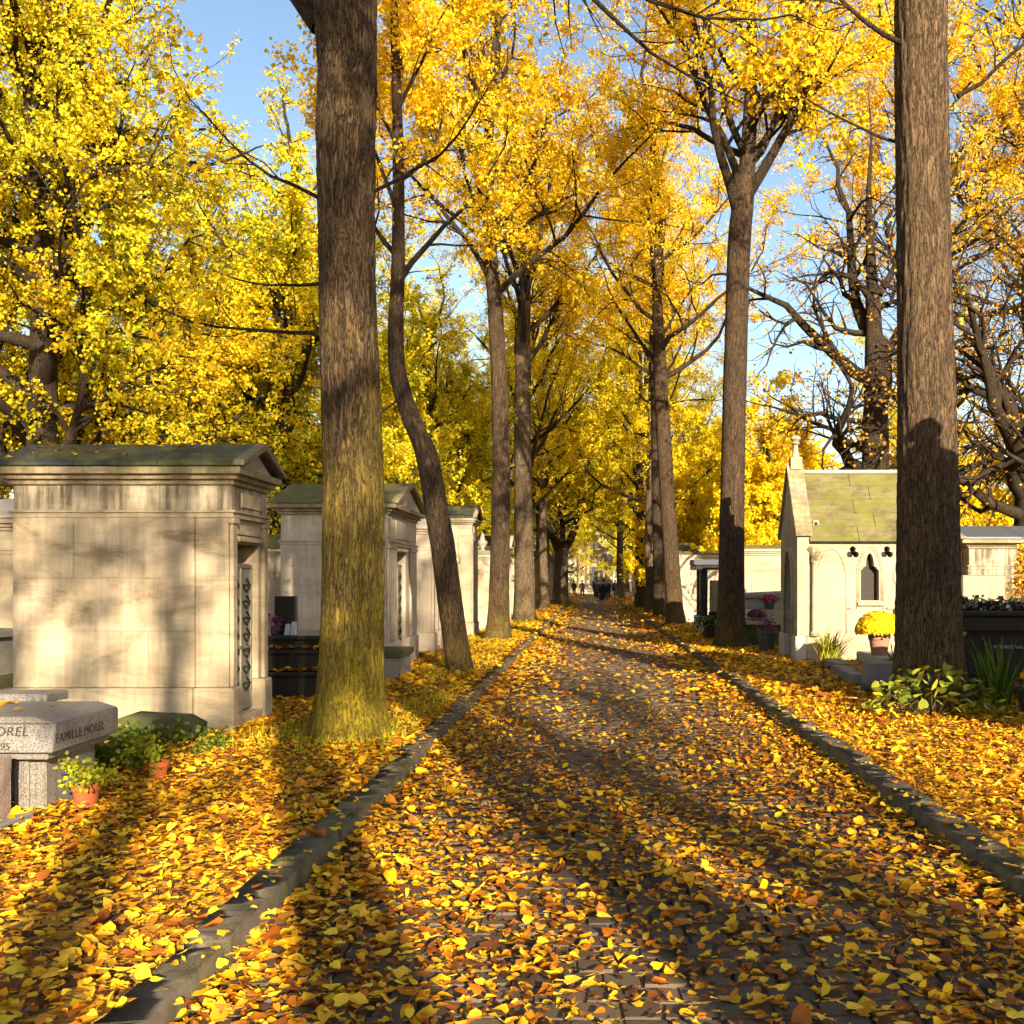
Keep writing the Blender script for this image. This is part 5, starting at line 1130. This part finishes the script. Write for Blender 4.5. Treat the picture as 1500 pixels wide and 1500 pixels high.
# ------------------------------------------------------------------ fallen leaves
def dens(x, y):
    """leaves per square metre"""
    road_ = (x > XL) & (x < XR)
    de = np.minimum(x - XL, XR - x)
    edge = np.exp(-np.maximum(de, 0) / .42)
    mid = np.clip((y - 5.5) / 6.5, 0, 1)                 # the middle of the road is swept barer farther on
    patch = .5 + .5 * np.sin(x * 2.1 + .7 * np.sin(y * .9) + 1) * np.sin(y * 1.15 + .8 * np.sin(x * 1.3))
    dr = 580 * (.42 + .58 * patch) * (1 - .88 * mid) + 900 * edge * (.6 + .5 * patch)
    kerb_ = ((x <= XL) & (x > XL - .185)) | ((x >= XR) & (x < XR + .185))
    dv = 900 * (.62 + .5 * patch)
    d = np.where(road_, dr, np.where(kerb_, 85, dv))
    return d
MAXD = 1900.
def scatter(r, x0, x1, y0, y1, k=1.0, view=True):
    n = int((x1 - x0) * (y1 - y0) * MAXD * k); x = r.uniform(x0, x1, n); y = r.uniform(y0, y1, n)
    keep = r.uniform(0, MAXD, n) < dens(x, y)
    if view: keep &= (x > -.62 * y - 1.2) & (x < .47 * y + 1.2)
    x, y = x[keep], y[keep]
    road_ = (x > XL) & (x < XR); de = np.minimum(x - XL, XR - x); drift = np.where(road_, np.exp(-np.maximum(de, 0) / .3), .5)
    kerb_ = ((x <= XL) & (x > XL - .185)) | ((x >= XR) & (x < XR + .185))
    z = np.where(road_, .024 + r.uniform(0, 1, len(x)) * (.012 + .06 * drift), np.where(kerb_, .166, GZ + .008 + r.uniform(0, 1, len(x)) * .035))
    return np.stack([x, y, z], -1), drift
r = np.random.default_rng(17)
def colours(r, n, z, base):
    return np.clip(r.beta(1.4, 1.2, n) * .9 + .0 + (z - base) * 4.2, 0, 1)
pn, drift = scatter(r, -7.5, 6.5, 3.0, 13.0)
k = len(pn); tl = np.abs(r.normal(0, .22, k)) + (r.uniform(0, 1, k) < .09) * r.uniform(.3, 1.0, k)
sz = np.clip(np.exp(r.normal(math.log(.043), .34, k)), .022, .10); base = np.where(pn[:, 0] > XL, np.where(pn[:, 0] < XR, .024, GZ), GZ)
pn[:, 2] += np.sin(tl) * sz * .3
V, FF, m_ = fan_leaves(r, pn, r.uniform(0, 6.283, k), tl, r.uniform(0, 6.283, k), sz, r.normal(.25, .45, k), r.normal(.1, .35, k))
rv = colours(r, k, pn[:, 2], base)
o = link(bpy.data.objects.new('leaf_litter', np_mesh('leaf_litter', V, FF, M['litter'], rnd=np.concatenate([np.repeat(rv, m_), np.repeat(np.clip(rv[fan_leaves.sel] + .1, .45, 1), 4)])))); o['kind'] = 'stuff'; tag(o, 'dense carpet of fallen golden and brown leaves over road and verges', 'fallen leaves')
NLIT = k
def flat_litter(name, x0, x1, y0, y1, kk, size, label, seed):
    r = np.random.default_rng(seed); p, dr = scatter(r, x0, x1, y0, y1, kk); k = len(p)
    a = unit(np.stack([r.normal(0, 1, k), r.normal(0, 1, k), r.normal(0, .22, k)], -1)); n = unit(np.stack([r.normal(0, .3, k), r.normal(0, .3, k), np.ones(k)], -1))
    p[:, 2] += .01
    V, Q = quad_leaves(p, a, n, size * r.uniform(.7, 1.3, k), .42, .12)
    o = link(bpy.data.objects.new(name, np_mesh(name, V, Q, M['litter'], rnd=np.repeat(np.clip(r.beta(1.9, 1.2, k), 0, 1), 4)))); o['kind'] = 'stuff'; tag(o, label, 'fallen leaves'); return k
NLIT += flat_litter('leaf_litter', -9, 8, 13, 30, .35, .09, 'fallen leaves strewn on the avenue beyond the mossy trunk', 5)
NLIT += flat_litter('leaf_litter', -9, 9, 30, 70, .09, .12, 'far fallen leaves strewn along the avenue up to the walkers', 6)
NLIT += flat_litter('leaf_litter', -6, 6, 70, 116, .05, .16, 'farthest fallen leaves strewn along the avenue beyond the walkers', 7)
# the largest ones in the foreground, one by one
def big_leaf(i):
    r = np.random.default_rng(400 + i); V, F_, m_ = fan_leaves(r, np.zeros((1, 3)), np.zeros(1), np.zeros(1), np.zeros(1), np.ones(1), np.array([r.uniform(-.1, .7)]), np.array([r.uniform(-.2, .5)]), True)
    return np_mesh('fallen_leaf', V, F_, M['bigleaf'], True)
def big_mat():
    m, nt, b = mat('fallen_leaf'); oi = N(nt, 'ShaderNodeObjectInfo'); tc = N(nt, 'ShaderNodeTexCoord')
    c = ramp(nt, [(0, (.34, .12, .02)), (.25, (.66, .26, .015)), (.55, (.87, .42, .011)), (.85, (.93, .55, .014)), (1, (.94, .62, .03))], oi.outputs['Color']).outputs[0]
    n = noise(nt, tc.outputs['Object'], 5, 5, .65); w_ = N(nt, 'ShaderNodeTexWave'); w_.inputs['Scale'].default_value = 2.6; w_.inputs['Distortion'].default_value = 2; nt.links.new(tc.outputs['Object'], w_.inputs['Vector'])
    f = ramp(nt, [(.52, (0, 0, 0)), (.75, (1, 1, 1))], n).outputs[0]; c = mixc(nt, mth(nt, 'MULTIPLY', f, .6), c, (.22, .085, .02)); c = mixc(nt, mth(nt, 'MULTIPLY', w_.outputs[1], .18), c, (.9, .7, .15))
    nt.links.new(c, b.inputs['Base Color']); b.inputs['Roughness'].default_value = .55; b.inputs['Specular IOR Level'].default_value = .2; bump(nt, b, n, .3, .02); return m
M['bigleaf'] = big_mat()
BL = [big_leaf(i) for i in range(9)]
r = np.random.default_rng(44); cnt = 0; tries = 0
KIND = {'bright yellow': (.75, 1.0), 'amber': (.4, .75), 'rust orange': (.05, .4)}
while cnt < 300 and tries < 9000:
    tries += 1; y_ = float(3.6 + 3.0 * r.uniform(0, 1) ** 1.4); x_ = float(r.uniform(-.60, .44) * y_)
    if r.uniform(0, MAXD) > dens(np.array([x_]), np.array([y_]))[0] + 60: continue
    onroad = XL < x_ < XR; kb_ = (not onroad) and (XL - .185 < x_ < XR + .185)
    if kb_ and r.uniform() < .5: continue
    z_ = (.10 if kb_ is False and not onroad else .0) + (.045 if not kb_ else .172) + (.02 + (.055 * math.exp(-min(x_ - XL, XR - x_) / .3) if onroad else .02) if not kb_ else 0)
    kd = ('bright yellow', 'amber', 'rust orange')[int(r.choice(3, p=(.45, .35, .2)))]; v_ = float(r.uniform(*KIND[kd])); s_ = float(r.uniform(.050, .072))
    where = 'on the kerb stones' if kb_ else ('on the road setts' if onroad else ('on the verge by the engraved tomb' if x_ < 0 else 'on the verge on the chapel side'))
    o = bpy.data.objects.new('fallen_leaf', BL[cnt % 9]); o.location = (x_, y_, z_); o.scale = (s_, s_, s_); o.rotation_euler = (float(r.normal(0, .2)), float(r.normal(0, .2)), float(r.uniform(0, 6.28))); o.color = (v_, v_, v_, 1)
    link(o); tag(o, 'large %s fallen leaf lying %s' % (kd, where), 'leaf', 'large %s leaves %s' % (kd, where)); cnt += 1
# leaves caught on roofs and slabs
def caught(name, label, pts, size, seed):
    r = np.random.default_rng(seed); k = len(pts); V, F_, m_ = fan_leaves(r, pts, r.uniform(0, 6.28, k), np.abs(r.normal(0, .3, k)), r.uniform(0, 6.28, k), size * r.uniform(.7, 1.3, k), r.normal(.3, .4, k), r.normal(0, .3, k), False)
    o = link(bpy.data.objects.new(name, np_mesh(name, V, F_, M['litter'], rnd=np.repeat(r.uniform(.35, 1, k), m_)))); o['kind'] = 'stuff'; tag(o, label, 'fallen leaves')
r = np.random.default_rng(3)
f = r.uniform(0, .9, 40); xx = XU(335, YA) + .1 - 2.3 * r.uniform(0, 1, 40) ** .8; caught('roof_leaves', 'yellow leaves caught on the dark roof of the gabled mausoleum', np.stack([xx, YA - .15 + f * .68, GZ + 2.48 + .22 + f * .29 + .03], -1), .08, 1)
caught('slab_leaves', 'leaves lying on the engraved granite slab', np.stack([r.uniform(-5, -3.6, 14), r.uniform(6.7, 7.2, 14), np.full(14, GZ + .655)], -1), .08, 2)
n_ = 90; st_ = r.integers(0, 2, n_); caught('step_leaves', 'brown leaves heaped on the steps of the black stepped tomb', np.stack([XU(470, YK) + r.uniform(-1.4, .1, n_), YK + np.where(st_ == 0, r.uniform(0, .1, n_), r.uniform(.06, .16, n_)), GZ + np.where(st_ == 0, .37, .65) + r.uniform(0, .03, n_)], -1), .09, 3)
# short grass on the verges round the trunks
r = np.random.default_rng(9); P_ = []
for cx, cy, sx_, sy_, n in ((-2.5, 10.0, .5, .5, 1600), (-2.3, 17, .5, 1.2, 1500), (-2.4, 25, .5, 3.5, 4500), (-2.5, 36, .5, 5, 3500), (3.1, 23, .7, 1.6, 1500), (3.0, 33, .6, 4, 2200), (-2.0, 12.5, .25, 1.2, 900), (3.2, 18, .6, 1.5, 500)):
    x = r.normal(cx, sx_, n); y = r.normal(cy, sy_, n); ok = (x < XL - .24) | (x > XR + .24); P_.append(np.stack([x[ok], y[ok], np.full(ok.sum(), GZ)], -1))
p = np.concatenate(P_); k = len(p); a = unit(np.stack([r.normal(0, .35, k), r.normal(0, .35, k), np.ones(k)], -1)); n = unit(r.normal(0, 1, (k, 3)))
V, Q = quad_leaves(p, a, n, r.uniform(.05, .11, k), .09, 0)
o = link(bpy.data.objects.new('grass', np_mesh('grass', V, Q, M['lime'], rnd=np.repeat(r.uniform(0, 1, k), 4)))); o['kind'] = 'stuff'; tag(o, 'short yellow-green grass tufts on the verges round the linden trunks', 'grass')
print('litter', NLIT, 'single leaves', cnt, 'tris', sum(sum(len(p.vertices) - 2 for p in m.polygons) if len(m.polygons) < 3000 else len(m.polygons) * 2 for m in bpy.data.meshes))
